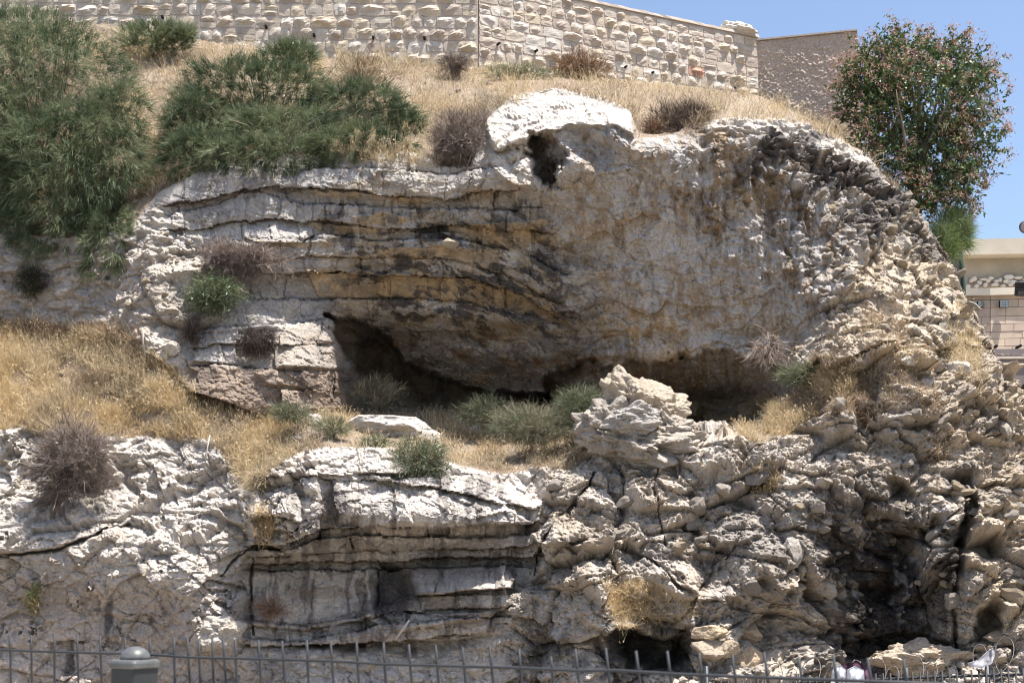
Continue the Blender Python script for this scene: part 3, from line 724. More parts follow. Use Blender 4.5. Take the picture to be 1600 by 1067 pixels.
mixc(c_dark * 1.8, 0.3 * m_rub * sstep(0.25, 0.5, n_d + 0.3 * n_c) )
mixc(c_white * 1.05, 0.8 * poly([(758, 190), (800, 150), (870, 137), (945, 148), (990, 176), (985, 200), (900, 196), (850, 206), (800, 232), (770, 236)], 10) * sstep(-0.3, 0.1, n_b + 0.3))
# narrow dark patches on the lower-left face
for (cx, cy, rx, ry) in ((172, 965, 9, 42), (110, 1040, 10, 40), (520, 790, 12, 45)):
    mixc(c_dark * 1.2, 0.8 * ell(cx, cy, rx, ry, 4, 0.5, 0.6))
mixc(c_dark * 1.5, 0.28 * crack * rockm)  # shadow in joints and cracks deepened by colour
mixc(c_soil, m_earth * (0.8 + 0.2 * n_b))
mixc(c_buff * 1.05, 0.9 * poly([(1130, 675), (1180, 660), (1160, 700), (1145, 740), (1120, 700)], 14, 1))
Cc = np.clip(Cc * (1 + 0.10 * n_c[..., None]), 0.01, 0.74)

# ------------------------------------------------------------------ cut the sheet into its pieces of ground
nv, nu = U.shape
vid = np.arange(nv * nu).reshape(nv, nu)
quads = np.stack([vid[:-1, :-1], vid[1:, :-1], vid[1:, 1:], vid[:-1, 1:]], -1)
keep = (Vv[:-1, :-1] >= (T0G - 2)[:-1, :-1]) & ((U[:-1, :-1] < 1345) | (Vv[:-1, :-1] >= T1G[:-1, :-1]))
qreg = reg[:-1, :-1]
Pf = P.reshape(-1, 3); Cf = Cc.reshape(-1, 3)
def piece(name, sel, label, back=True):
    q = quads[sel].reshape(-1, 4)
    used, inv = np.unique(q, return_inverse=True)
    q2 = inv.reshape(-1, 4)
    Vx = Pf[used]; Cx = Cf[used]
    if back:   # give the rim thickness: fold it back into the hill
        e = np.concatenate([q2[:, [0, 1]], q2[:, [1, 2]], q2[:, [2, 3]], q2[:, [3, 0]]])
        key = np.sort(e, 1); k = key[:, 0].astype(np.int64) * len(used) + key[:, 1]
        uq, ix, cnt = np.unique(k, return_index=True, return_counts=True)
        be = e[ix[cnt == 1]]
        bv, binv = np.unique(be, return_inverse=True); b2 = binv.reshape(-1, 2)
        off = np.zeros((len(bv), 3)); off[:, 1] = 1.2; off[:, 0] = -0.35; off[:, 2] = -0.25
        Vn = Vx[bv] + off
        base = len(Vx)
        Vx = np.concatenate([Vx, Vn]); Cx = np.concatenate([Cx, Cx[bv]])
        fq = np.stack([be[:, 1], be[:, 0], base + b2[:, 0], base + b2[:, 1]], -1)
        q2 = np.concatenate([q2, fq])
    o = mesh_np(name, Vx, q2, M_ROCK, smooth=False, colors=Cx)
    tag(o, label, None, None, "structure")
    return o
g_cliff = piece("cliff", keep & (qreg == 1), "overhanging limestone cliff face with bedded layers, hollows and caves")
g_hill = piece("hillside", keep & (qreg == 0), "bare soil slope between cliff top and the stone wall", False)
g_ledge = piece("ledge", keep & (qreg == 2), "earth ledge running below the caves", False)
g_lower = piece("lower_cliff", keep & (qreg == 3), "broken white and burnt limestone cliff below the ledge")

from math import floor
def surf(u, v):
    """point and outward normal of the ground at a bearing"""
    u = np.atleast_1d(np.asarray(u, float)); v = np.atleast_1d(np.asarray(v, float))
    i = np.clip(np.searchsorted(us, u) - 1, 0, nu - 2); j = np.clip(np.searchsorted(vs, v) - 1, 0, nv - 2)
    return P[j, i], Nb[j, i]
def region(u, v):
    u = np.atleast_1d(u); v = np.atleast_1d(v)
    i = np.clip(np.searchsorted(us, u) - 1, 0, nu - 2); j = np.clip(np.searchsorted(vs, v) - 1, 0, nv - 2)
    return reg[j, i]
# ================================================================== WALLS, BUILDING, FENCES
def simple_mat(name, col, rough=0.7, metal=0.0, spec=0.3, scale=8.0, lo=0.8, hi=1.15, bump=0.0, bscale=40.0, bdist=0.01, attr=False):
    m, nt, b = new_mat(name); L = nt.links.new
    b.inputs["Roughness"].default_value = rough; b.inputs["Metallic"].default_value = metal
    b.inputs["Specular IOR Level"].default_value = spec
    tc = N(nt, "ShaderNodeTexCoord")
    if attr: src = N(nt, "ShaderNodeAttribute", attribute_name="Col").outputs["Color"]
    else:
        rgb = N(nt, "ShaderNodeRGB"); rgb.outputs[0].default_value = (*col, 1); src = rgb.outputs[0]
    n = N(nt, "ShaderNodeTexNoise", Scale=scale, Detail=7.0, Roughness=0.65); L(tc.outputs["Object"], n.inputs["Vector"])
    r = N(nt, "ShaderNodeMapRange"); r.inputs["From Min"].default_value = 0.3; r.inputs["From Max"].default_value = 0.7
    r.inputs["To Min"].default_value = lo; r.inputs["To Max"].default_value = hi; L(n.outputs["Fac"], r.inputs["Value"])
    mx = N(nt, "ShaderNodeMix", data_type='RGBA', blend_type='MULTIPLY'); mx.inputs[0].default_value = 1.0
    L(src, mx.inputs[6]); L(r.outputs[0], mx.inputs[7]); L(mx.outputs[2], b.inputs["Base Color"])
    if bump:
        n3 = N(nt, "ShaderNodeTexNoise", Scale=bscale, Detail=6.0, Roughness=0.7); L(tc.outputs["Object"], n3.inputs["Vector"])
        bp = N(nt, "ShaderNodeBump"); bp.inputs["Strength"].default_value = bump; bp.inputs["Distance"].default_value = bdist
        L(n3.outputs["Fac"], bp.inputs["Height"]); L(bp.outputs[0], b.inputs["Normal"])
    return m
M_WALLSTONE = simple_mat("quarry_stone", None, 0.95, 0, 0.1, 6.0, 0.78, 1.12, 0.6, 30, 0.02, attr=True)
M_MORTAR = simple_mat("pink_mortar", (0.50, 0.43, 0.37), 0.95, 0, 0.1, 3.0, 0.85, 1.08, 0.5, 25, 0.02)
M_RENDER = simple_mat("spatter_render", (0.50, 0.405, 0.33), 0.95, 0, 0.1, 2.0, 0.88, 1.08, 0.5, 60, 0.01)
M_CONC = simple_mat("pale_concrete", (0.60, 0.53, 0.42), 0.9, 0, 0.2, 0.6, 0.85, 1.08, 0.3, 10, 0.02)
M_CONC2 = simple_mat("grey_beige_render", (0.42, 0.37, 0.29), 0.9, 0, 0.2, 0.5, 0.72, 1.12, 0.3, 10, 0.02)  # darker grey-beige for upper wall, pavement and retaining wall
M_ASHLAR = simple_mat("ashlar_stone", None, 0.9, 0, 0.2, 2.0, 0.88, 1.08, 0.2, 20, 0.01, attr=True)
M_DARK = simple_mat("dark_hole", (0.012, 0.011, 0.01), 0.9)
M_PAINTGREY = simple_mat("grey_green_paint", (0.035, 0.039, 0.041), 0.42, 0.1, 0.35, 14.0, 0.80, 1.12, 0.15, 60, 0.001)
M_GALV = simple_mat("galvanised_wire", (0.036, 0.038, 0.042), 0.6, 0.1, 0.3, 30.0, 0.7, 1.15)
M_CAP = simple_mat("grey_plastic_cap", (0.12, 0.122, 0.12), 0.42, 0.1, 0.4, 45.0, 0.6, 1.2)
M_BLACK = simple_mat("black_housing", (0.02, 0.02, 0.022), 0.4)
M_GLASSBLK = simple_mat("glass_block", (0.20, 0.23, 0.23), 0.15, 0, 0.6, 4.0, 0.6, 1.2)
M_MAUVE = simple_mat("dusty_asphalt", (0.24, 0.205, 0.19), 0.95, 0, 0.1, 0.8, 0.85, 1.1, 0.3, 12, 0.02)
M_GROUND = simple_mat("dusty_ground", (0.22, 0.185, 0.145), 0.95, 0, 0.1, 0.5, 0.8, 1.15, 0.5, 6, 0.05)
M_RUST = simple_mat("wire_rusty", (0.15, 0.13, 0.12), 0.6, 0.4, 0.4, 20.0, 0.6, 1.2)
M_CLOTHW = simple_mat("white_cloth", (0.72, 0.72, 0.74), 0.9, 0, 0.1, 6.0, 0.9, 1.05)
M_CLOTHP = simple_mat("plum_cloth", (0.10, 0.055, 0.075), 0.9, 0, 0.1, 9.0, 0.6, 1.6)
M_CLOTHG = simple_mat("grey_cloth", (0.42, 0.40, 0.42), 0.9, 0, 0.1, 9.0, 0.7, 1.2)

def box_vf(p0, p1):
    (x0, y0, z0), (x1, y1, z1) = p0, p1
    V = np.array([(x0,y0,z0),(x1,y0,z0),(x1,y1,z0),(x0,y1,z0),(x0,y0,z1),(x1,y0,z1),(x1,y1,z1),(x0,y1,z1)], float)
    F = np.array([(0,3,2,1),(4,5,6,7),(0,1,5,4),(1,2,6,5),(2,3,7,6),(3,0,4,7)])
    return V, F
def frame_pt(O, ex, ey, ez, V): return O + V[:, :1] * ex + V[:, 1:2] * ey + V[:, 2:3] * ez
def tube_vf(pts, rad, n=8, cap=True):
    pts = np.asarray(pts, float); k = len(pts)
    rad = np.broadcast_to(rad, (k,))
    T = np.gradient(pts, axis=0); T /= np.linalg.norm(T, axis=1, keepdims=True)
    up = np.array([0, 0, 1.0]) if abs(T[0][2]) < 0.9 else np.array([1.0, 0, 0])
    V = []
    A = np.cross(T[0], up); A /= np.linalg.norm(A)
    for i in range(k):
        A = A - T[i] * (A @ T[i]); A /= np.linalg.norm(A); B = np.cross(T[i], A)
        a = np.arange(n) * 2 * math.pi / n
        V.append(pts[i] + rad[i] * (np.cos(a)[:, None] * A + np.sin(a)[:, None] * B))
    V = np.concatenate(V); F = []
    for i in range(k - 1):
        for j in range(n):
            F.append((i*n+j, i*n+(j+1) % n, (i+1)*n+(j+1) % n, (i+1)*n+j))
    F = np.array(F)
    Fs = [F]
    if cap:
        Fs.append(np.array([list(range(n))[::-1]])); Fs.append(np.array([list(range((k-1)*n, k*n))]))
    return V, Fs

# ---- rough quarry-faced wall, two runs meeting at a straight joint
ZTOP = place(1183, 60, 31.0)[2]
A0 = np.array([-12.3, 27.8, 0.0]); A1 = np.array([-0.70, 27.8, 0.0]); A2 = np.array([place(1183, 60, 31.0)[0], 31.0, 0.0])
rng = np.random.default_rng(7)
def quarry_stone(w, h, prot, seed, flat=False):
    """bulging split face in a w x h bed, x right, y out, z up; tapers to its bed all round"""
    nx, nz = 8, 7
    X, Z = np.meshgrid(np.linspace(0, 1, nx), np.linspace(0, 1, nz))
    r = np.random.default_rng(seed)
    e = np.minimum(np.minimum(X, 1 - X) * w, np.minimum(Z, 1 - Z) * h)
    cx, cz = 0.5 + 0.22 * (r.random() - 0.5), 0.56 + 0.22 * (r.random() - 0.5)
    hgt = np.full(X.shape, prot)
    for k in range(6):
        a = (k + r.random() * 0.8) * math.pi / 3
        dd = 0.10 + 0.30 * r.random(); sl = prot * (2.2 + 4.0 * r.random())
        t = (X - cx) * math.cos(a) + (Z - cz) * math.sin(a)
        hgt = np.minimum(hgt, prot - sl * (t - dd * 0.6))
    hgt = np.clip(hgt, 0.16 * prot, None) + prot * 0.22 * (r.random(X.shape) - 0.5) * (e > 0.001)
    if flat: hgt = hgt * 0.25 + 0.01
    Y = np.where(e <= 0.0005, 0.012, np.maximum(hgt, 0.012))
    Xj = X + (r.random(X.shape) - 0.5) * 0.05; Zj = Z + (r.random(Z.shape) - 0.5) * 0.06
    # the bed is an irregular four-sided shape, not a brick
    jx0, jx1 = (r.random(2) - 0.5) * 0.16 * h; jz0, jz1 = (r.random(2) - 0.5) * 0.10 * h
    cut = (0.02 + 0.08 * r.random(4)) * min(w, h) * 1.2
    PX = Xj * w + (jx0 * (1 - X) + jx1 * X) * (Z - 0.5) * 2; PZ = Zj * h + (jz0 * (1 - X) + jz1 * X) * 0.6
    for q, (sx, sz) in enumerate(((0, 0), (1, 0), (1, 1), (0, 1))):
        k_ = np.clip(1 - (np.abs(X - sx) + np.abs(Z - sz)) / 0.45, 0, 1) * cut[q]
        PX = PX + k_ * (1 if sx == 0 else -1); PZ = PZ + k_ * (1 if sz == 0 else -1)
    Vx = np.stack([PX, -Y, PZ], -1).reshape(-1, 3)
    # rim into the bed
    idx = np.arange(nx * nz).reshape(nz, nx)
    F = np.stack([idx[:-1, :-1], idx[:-1, 1:], idx[1:, 1:], idx[1:, :-1]], -1).reshape(-1, 4)
    rim = np.concatenate([idx[0, :], idx[1:, -1], idx[-1, -2::-1], idx[-2:0:-1, 0]])
    B = Vx[rim].copy(); B[:, 1] = 0.06
    Fr = np.stack([rim, len(Vx) + np.arange(len(rim)), len(Vx) + (np.arange(len(rim)) + 1) % len(rim), np.roll(rim, -1)], -1)
    return np.concatenate([Vx, B]), np.concatenate([F, Fr])
wall_cols = np.array([(0.55, 0.48, 0.40), (0.58, 0.50, 0.41), (0.52, 0.44, 0.36), (0.60, 0.54, 0.47), (0.56, 0.47, 0.36), (0.48, 0.40, 0.33)])
def stone_wall(Pa, Pb, zbot, rows, rowh, wmin, wmax, label, seed, ztop=ZTOP, skip=None):
    global rng
    rng = np.random.default_rng(seed)
    ex = (Pb - Pa); Lw = np.linalg.norm(ex); ex = ex / Lw; ey = np.array([-ex[1], ex[0], 0.0]); ez = np.array([0, 0, 1.0])
    root = empty("stone_wall", Pa + np.array([0, 0, zbot]))
    bpy.context.view_layer.update()
    tag(root, label, "wall", "rough stone boundary walls above the cliff")
    V, F = box_vf((0, 0, zbot - 1.5), (Lw, 0.45, ztop))
    mesh_np("mortar_bed", frame_pt(Pa, ex, ey, ez, V), F, M_MORTAR, root)
    V, F = box_vf((-0.02, -0.05, ztop + 0.002), (Lw + 0.03, 0.50, ztop + 0.07))
    nseg = 40; Xs = np.linspace(-0.02, Lw + 0.03, nseg)
    Vc = []; 
    for xx in Xs:
        j = 0.018 * (rng.random(4) - 0.5)
        Vc += [(xx, -0.05 + j[0], ztop + 0.002), (xx, 0.5, ztop + 0.002), (xx, 0.5, ztop + 0.07 + j[1]), (xx, -0.04 + j[2], ztop + 0.065 + j[3])]
    Fc = []
    for i in range(nseg - 1):
        for k in range(4): Fc.append((4*i+k, 4*i+(k+1) % 4, 4*(i+1)+(k+1) % 4, 4*(i+1)+k))
    Fc += [(3, 2, 1, 0), tuple(4*(nseg-1)+np.arange(4))]
    mesh_np("coping", frame_pt(Pa, ex, ey, ez, np.array(Vc)), np.array(Fc), M_MORTAR, root)
    n = 0
    rows = int(math.ceil((ztop - zbot) / rowh)); rowh = (ztop - zbot) / rows
    for rI in range(rows):
        zc = zbot + rI * rowh
        if zc + 0.12 > ztop: break
        x = -rng.random() * 0.1
        x = max(x, 0.01)
        while x < Lw - 0.1:
            w = wmin + (wmax - wmin) * rng.random() ** 1.4
            if x + w > Lw - 0.16: w = Lw - x - 0.01
            hh = min(rowh * (0.86 + 0.14 * rng.random()), ztop - zc - 0.04); g = 0.01
            if rng.random() < 0.13 and w < 0.45:      # two small ones stacked
                parts = [(zc, hh * 0.48), (zc + hh * 0.52, hh * 0.48)]
            else: parts = [(zc + 0.05 * (rng.random() - 0.5), hh)]
            for (zz, h1) in parts:
                prot = (0.035 + 0.10 * rng.random() ** 1.6) * min(1, h1 / 0.25)
                V, F = quarry_stone(w - g, h1, prot, int(rng.integers(1e9)), rng.random() < 0.30)
                if rng.random() < 0.9:
                    # lean the bed joint slightly
                    V[:, 2] += (V[:, 0] - w / 2) * (rng.random() - 0.5) * 0.08
                V = V + np.array([x, 0, zz])
                c = wall_cols[rng.integers(len(wall_cols))] * (0.88 + 0.2 * rng.random())
                if abs(x - 5.27) < 0.2 and rI == 5 and seed == 6: c = np.array([0.5, 0.30, 0.22])
                o = mesh_np("stone", frame_pt(Pa, ex, ey, ez, V), F, M_WALLSTONE, root, colors=c)
                n += 1
            x += w
    return root, (Pa, ex, ey, ez)
zb1 = place(300, 118, 27.8)[2]; zb2 = place(1183, 165, 31.0)[2]
w1, fr1 = stone_wall(A0 + np.array([1.4, 0, 0]), A1 + np.array([-0.012, 0, 0]), zb1 - 0.05, 6, 0.275, 0.24, 0.56, "rough cream stone wall with big quarry-faced blocks, left of the straight joint", 5)
zbr = (zb1 + zb2) / 2 - 0.35
w2, fr2 = stone_wall(A1 + np.array([0.012, 0, 0]), A2, place(900, 140, 28.9)[2] - 0.45, 12, 0.262, 0.24, 0.50, "rough cream stone wall of smaller blocks, between straight joint and brown rendered wall", 6)
M_hole = M_DARK
for (u, v, fr, root) in ((253, 26, 0, w1), (415, 41, 0, w1), (490, 54, 0, w1), (583, 58, 0, w1), (663, 59, 0, w1), (780, 68, 1, w2), (839, 79, 1, w2), (979, 104, 1, w2), (1021, 113, 1, w2), (1152, 136, 1, w2)):
    if fr == 0: p = place(u, v, 27.69)
    else:
        Pa, ex, ey, ez = fr2
        # march to the wall plane
        lo, hi = 26.0, 33.0
        for _ in range(30):
            md = (lo + hi) / 2
            if (place(u, v, md) - Pa) @ ey > -0.10: hi = md
            else: lo = md
        p = place(u, v, lo)
    dirn = np.array([0, 1.0, 0]) if fr == 0 else fr2[2]
    V, Fs = tube_vf([p - dirn * 0.01, p + dirn * 0.10], 0.028, 8)
    mesh_np("weep_hole", V, Fs, M_DARK, root)
# loose lump of rock lying on the coping at the corner
def rock_mesh(seed, sub=3, scale=(1, 1, 1), rough=0.08, planes=14, clip=0.75):
    """angular boulder: sphere cut by random planes, then roughened; unit size"""
    import bmesh
    bm = bmesh.new(); bmesh.ops.create_icosphere(bm, subdivisions=sub, radius=1.0)
    V = np.array([v.co[:] for v in bm.verts]); F = np.array([[v.index for v in f.verts] for f in bm.faces]); bm.free()
    r = np.random.default_rng(seed)
    Nn = r.normal(size=(planes, 3)); Nn /= np.linalg.norm(Nn, axis=1, keepdims=True)
    dd = clip * (0.75 + 0.5 * r.random(planes))
    c = V @ Nn.T
    rad = np.min(np.where(c > 1e-3, dd / np.maximum(c, 1e-3), 9), 1); rad = np.minimum(rad, 1.05)
    V = V * rad[:, None]
    V = V * (1 + rough * (fbm(V * 2.5 + seed, 4, seed % 97, 0.6)[:, None]) * 1.6)
    return V * np.array(scale), F
def add_rock(name, u, v, d, size, seed, sub=3, col=None, label=None, cat=None, group=None, parent=None, rot=None, rough=0.10, mat=None):
    V, F = rock_mesh(seed, sub, (1, 1, 1), rough)
    V = V * np.array(size)
    if rot: V = V @ np.array(Matrix.Rotation(R(rot), 3, 'Y')).T
    p = place(u, v, d)
    o = mesh_np(name, V + p, F, mat or M_WALLSTONE, parent, colors=(col if col is not None else (0.58, 0.53, 0.46)), loc=tuple(p), smooth=False)
    if label: tag(o, label, cat, group)
    return o
pc = place(1155, 50, 30.9)
add_rock("rock", 1153, 47, 30.85, (0.46, 0.22, 0.15), 11, 4, (0.62, 0.57, 0.49), "pale lump of rock lying on the coping at the wall corner", "rock", rot=12, rough=0.2)

# ---- brown spatter-rendered wall, catching raking light
B0 = np.array([A2[0] - 0.06, 31.04, 0.0]); B1 = place(1335, 50, 30.45); B1 = np.array([B1[0], B1[1], 0])
exb = B1 - B0; Lb = np.linalg.norm(exb); exb /= Lb; eyb = np.array([-exb[1], exb[0], 0.0])
Lb2 = Lb * 1.03
nx, nz = 220, 230
zlo = place(1345, 250, 30.4)[2] - 1.5
zt = place(1335, 50, 30.45)[2]
X, Z = np.meshgrid(np.linspace(0, Lb2, nx), np.linspace(zlo, zt, nz))
PW = np.stack([X, 0 * X, Z], -1)
sp = np.maximum(0, fbm(np.stack([X * 17 + Z * 9, 0 * X, Z * 29 - X * 8], -1), 4, 301, 0.6) + 0.2)
Yh = -0.06 * sp ** 0.8 - 0.01 * fbm(PW * 3, 3, 302)
Yh[-1, :] = 0
root = empty("rendered_wall", tuple(B0 + np.array([0, 0, zlo])))
bpy.context.view_layer.update()
tag(root, "brown wall with rough spattered render beside the stone wall corner", "wall")
Vw = frame_pt(B0, exb, eyb, np.array([0, 0, 1.0]), np.stack([X, Yh - 0.003, Z], -1).reshape(-1, 3))
idx = np.arange(nx * nz).reshape(nz, nx)
Fw = np.stack([idx[:-1, :-1], idx[:-1, 1:], idx[1:, 1:], idx[1:, :-1]], -1).reshape(-1, 4)
mesh_np("render_face", Vw, Fw, M_RENDER, root, smooth=True)
V, F = box_vf((0.0, 0.0, zlo - 0.5), (Lb2, 0.3, zt - 0.004)); mesh_np("wall_core", frame_pt(B0, exb, eyb, np.array([0, 0, 1.0]), V), F, M_RENDER, root)
V, F = box_vf((-0.0, -0.07, zt), (Lb2, 0.36, zt + 0.035)); mesh_np("coping", frame_pt(B0, exb, eyb, np.array([0, 0, 1.0]), V), F, M_MORTAR, root)

# ---- far terrace building on the right
BD = 60.0
def bpt(u, v, d=BD): return place(u, v, d)
root = empty("terrace_building", tuple(bpt(1560, 760)))
bpy.context.view_layer.update()
tag(root, "far cream stone building in two terraces with small glass-block windows, beyond the cliff edge", "building")
def band(name, uL, vLt, vLb, uR, vRt, vRb, mat, d0=BD, d1=BD, depth=2.0, col=None):
    a, b, c, e = place(uL, vLb, d0), place(uR, vRb, d1), place(uR, vRt, d1), place(uL, vLt, d0)
    off = np.array([0, depth, 0])
    V = np.array([a, b, c, e, a + off, b + off, c + off, e + off])
    F = np.array([(0,1,2,3),(5,4,7,6),(4,0,3,7),(1,5,6,2),(3,2,6,7),(4,5,1,0)])
    return mesh_np(name, V, F, mat, root, colors=col)
band("upper_parapet", 1430, 376, 399, 1760, 368, 394, M_CONC, 59.6, 59.6, 1.2)
band("upper_wall", 1430, 399.2, 453, 1760, 394.2, 448, M_CONC2, 60.4, 60.4, 3)
band("terrace_parapet", 1430, 451, 462, 1547, 450, 461, M_CONC, 59.0, 57.8, 1.0)
band("terrace_parapet", 1547.2, 450, 461, 1760, 444, 456, M_CONC, 57.8, 59.6, 1.0)
band("wall", 1430, 462.2, 552, 1547, 461.2, 549, M_MORTAR, 59.4, 58.2, 1.5)
band("wall", 1547.2, 461.2, 549, 1760, 456.2, 546, M_MORTAR, 58.2, 60.0, 1.5)
rb = np.random.default_rng(3)
def blk_row(uL, uR, vt0, vt1, hv, dL, dR, wn):
    """ashlar blocks across one course; vt0/vt1 top at its two ends"""
    x = uL
    while x < uR - 2:
        w = min(wn * (0.6 + 0.9 * rb.random()), uR - x)
        if uR - (x + w) < 5: w = uR - x
        f0 = (x - uL) / (uR - uL); f1 = (x + w - uL) / (uR - uL)
        d0 = dL + (dR - dL) * f0; d1 = dL + (dR - dL) * f1
        t0_, t1_ = vt0 + (vt1 - vt0) * f0, vt0 + (vt1 - vt0) * f1
        pr = 0.12 + 0.02 * rb.random()
        c = np.array([0.56, 0.44, 0.34]) * (0.85 + 0.22 * rb.random()) * np.array([1, 0.97 + 0.05 * rb.random(), 0.92 + 0.12 * rb.random()])
        band("stone_block", x + 0.4, t0_ + 0.35, t0_ + hv - 0.35, x + w - 0.4, t1_ + 0.35, t1_ + hv - 0.35, M_ASHLAR, d0 - pr, d1 - pr, 0.2, c)
        x += w
hs = [7, 12, 14, 12, 12, 11, 12, 7]
for k in range(len(hs)):
    t = sum(hs[:k])
    blk_row(1470, 1547, 462.5 + t, 461.5 + t, hs[k], 59.0, 58.2, 30)
    blk_row(1547.4, 1660, 461.5 + t, 458.5 + t, hs[k], 58.2, 59.2, 34)
for (a, b_, c, e_, d) in ((1506, 1519, 470, 480, 58.35), (1528, 1537.5, 470.5, 479.5, 58.1), (1562.5, 1576, 469, 480, 58.0)):
    w = band("window", a, c, e_, b_, c, e_, M_DARK, d - 0.1, d - 0.1, 0.15)
    for i in range(3):
        for j in range(3):
            u0 = a + 0.4 + (b_ - a - 0.4) * i / 3; u1 = a + (b_ - a - 0.4) * (i + 1) / 3
            v0 = c + 0.4 + (e_ - c - 0.4) * j / 3; v1 = c + (e_ - c - 0.4) * (j + 1) / 3
            q = band("pane", u0, v0, v1, u1, v0, v1, M_GLASSBLK, d - 0.14, d - 0.14, 0.03)
            q.parent = w
for (u, v) in ((1557.5, 540.5), (1595, 540)):
    p = place(u, v, 57.9); V, Fs = tube_vf([p, p + np.array([0, 0.5, 0])], 0.06, 10); mesh_np("weep_hole", V, Fs, M_DARK, root)
band("footing", 1500, 546, 557, 1760, 543, 556, M_MAUVE, 57.4, 57.4, 2.5)
# low wall and rail in front
lw = empty("low_wall", tuple(place(1600, 620, 50))); bpy.context.view_layer.update()
tag(lw, "low brown roadside wall topped by a pale rail, below the far terrace building", "wall")
root = lw
band("wall_body", 1500, 561, 700, 1760, 560, 700, M_MAUVE, 50, 50, 0.4)
band("rail", 1500, 557.5, 560.6, 1760, 555.5, 559.6, M_CONC, 49.9, 49.9, 0.5)
band("kerb", 1500, 601, 606, 1760, 599, 604, M_DARK, 49.8, 49.8, 0.3)
for k in range(14):
    u = 1556 + k * 3.4 + rb.random() * 2
    add_rock("rock", u, 553.5 + rb.random() * 1.5, 57.2, (0.05 + 0.05 * rb.random(), 0.06, 0.04), 400 + k, 1, (0.25, 0.19, 0.18), "small dark stones scattered along the foot of the far terrace wall", "stone", "stones at the foot of the terrace wall")
for k in range(22):
    u = 1512 + k * 4.4 + rb.random() * 3; v = 441 + rb.random() * 6 - (k % 3) * 4
    add_rock("rock", u, v, 60.25, (0.12 + 0.14 * rb.random(), 0.12, 0.08 + 0.06 * rb.random()), 450 + k, 2, (0.60, 0.56, 0.50), "whitish stones bedded along the upper terrace ledge of the far building", "stone", "white stones on the upper terrace ledge")

# ---- dark green post leaning at the cliff's edge
pts = [place(1499, 388, 27), place(1500, 396, 27), place(1503, 420, 27), place(1507, 470, 27), place(1508, 560, 27)]
V, Fs = tube_vf(pts, 0.045, 10)
o = mesh_np("post", V, Fs, simple_mat("green_post_paint", (0.05, 0.08, 0.065), 0.5), smooth=True, loc=tuple(pts[-1])); tag(o, "thin dark green post standing behind the cliff edge under the feathery bush", "post")
net = empty("shading_strip", tuple(place(1490, 560, 27.3))); bpy.context.view_layer.update()  # flat dark sheet added as shading beside the post
root = net; tag(net, "dark strip put in as shading beside the green post behind the cliff edge", "shade_sheet")
band("shading", 1474, 385, 520, 1503, 395, 560, simple_mat("dark_shading", (0.10, 0.095, 0.09), 0.9, scale=30, lo=0.5, hi=1.3), 27.3, 27.3, 0.02)

# ---- lamp and floodlight on a pole just off the right edge
LD = 17.0
lp = empty("lamp_pole", tuple(place(1640, 1150, LD))); bpy.context.view_layer.update()
tag(lp, "grey lamp pole with round spotlight and black floodlight at the right edge", "street lamp")
V, Fs = tube_vf([place(1640, 1150, LD), place(1640, 335, LD)], 0.05, 14); mesh_np("pole", V, Fs, M_PAINTGREY, lp, smooth=True)
V, Fs = tube_vf([place(1640, 352, LD), place(1606, 352, LD)], 0.018, 8); mesh_np("arm", V, Fs, M_PAINTGREY, lp, smooth=True)
c = place(1603, 354, LD); ax = np.array([-0.35, -0.85, -0.35]); ax /= np.linalg.norm(ax)
pr = [(-0.10, 0.035), (-0.07, 0.06), (-0.02, 0.075), (0.03, 0.08), (0.06, 0.082)]
V, Fs = tube_vf([c + ax * a for a, _ in pr], [b for _, b in pr], 20); hd = mesh_np("spotlight", V, Fs, simple_mat("spot_grey", (0.16, 0.15, 0.16), 0.5), lp, smooth=True)
V, Fs = tube_vf([c + ax * 0.058, c + ax * 0.066], 0.060, 20); g = mesh_np("lens", V, Fs, simple_mat("spot_lens", (0.34, 0.33, 0.34), 0.2), lp); g.parent = hd
V, Fs = tube_vf([place(1640, 462, LD), place(1612, 462, LD)], 0.015, 8); mesh_np("arm", V, Fs, M_BLACK, lp, smooth=True)
p = place(1588, 452, LD)
ax1 = np.array([1.0, 0, 0]); ay1 = np.array([0.0, 0.9, 0.35]); az1 = np.array([0, -0.36, 0.93])
V, F = box_vf((0, 0, -0.085), (0.25, 0.06, 0.085)); fl_ = mesh_np("floodlight", frame_pt(p, ax1, ay1, az1, V) , F, M_BLACK, lp)
V, F = box_vf((0.02, -0.006, -0.07), (0.23, -0.001, 0.005)); q = mesh_np("glass", frame_pt(p, ax1, ay1, az1, V), F, simple_mat("flood_glass", (0.10, 0.10, 0.11), 0.15), lp); q.parent = fl_
V, F = box_vf((-0.008, -0.035, -0.012), (0.258, 0.0, 0.006)); q = mesh_np("hood", frame_pt(p, ax1, ay1, az1, V), F, M_BLACK, lp); q.parent = fl_

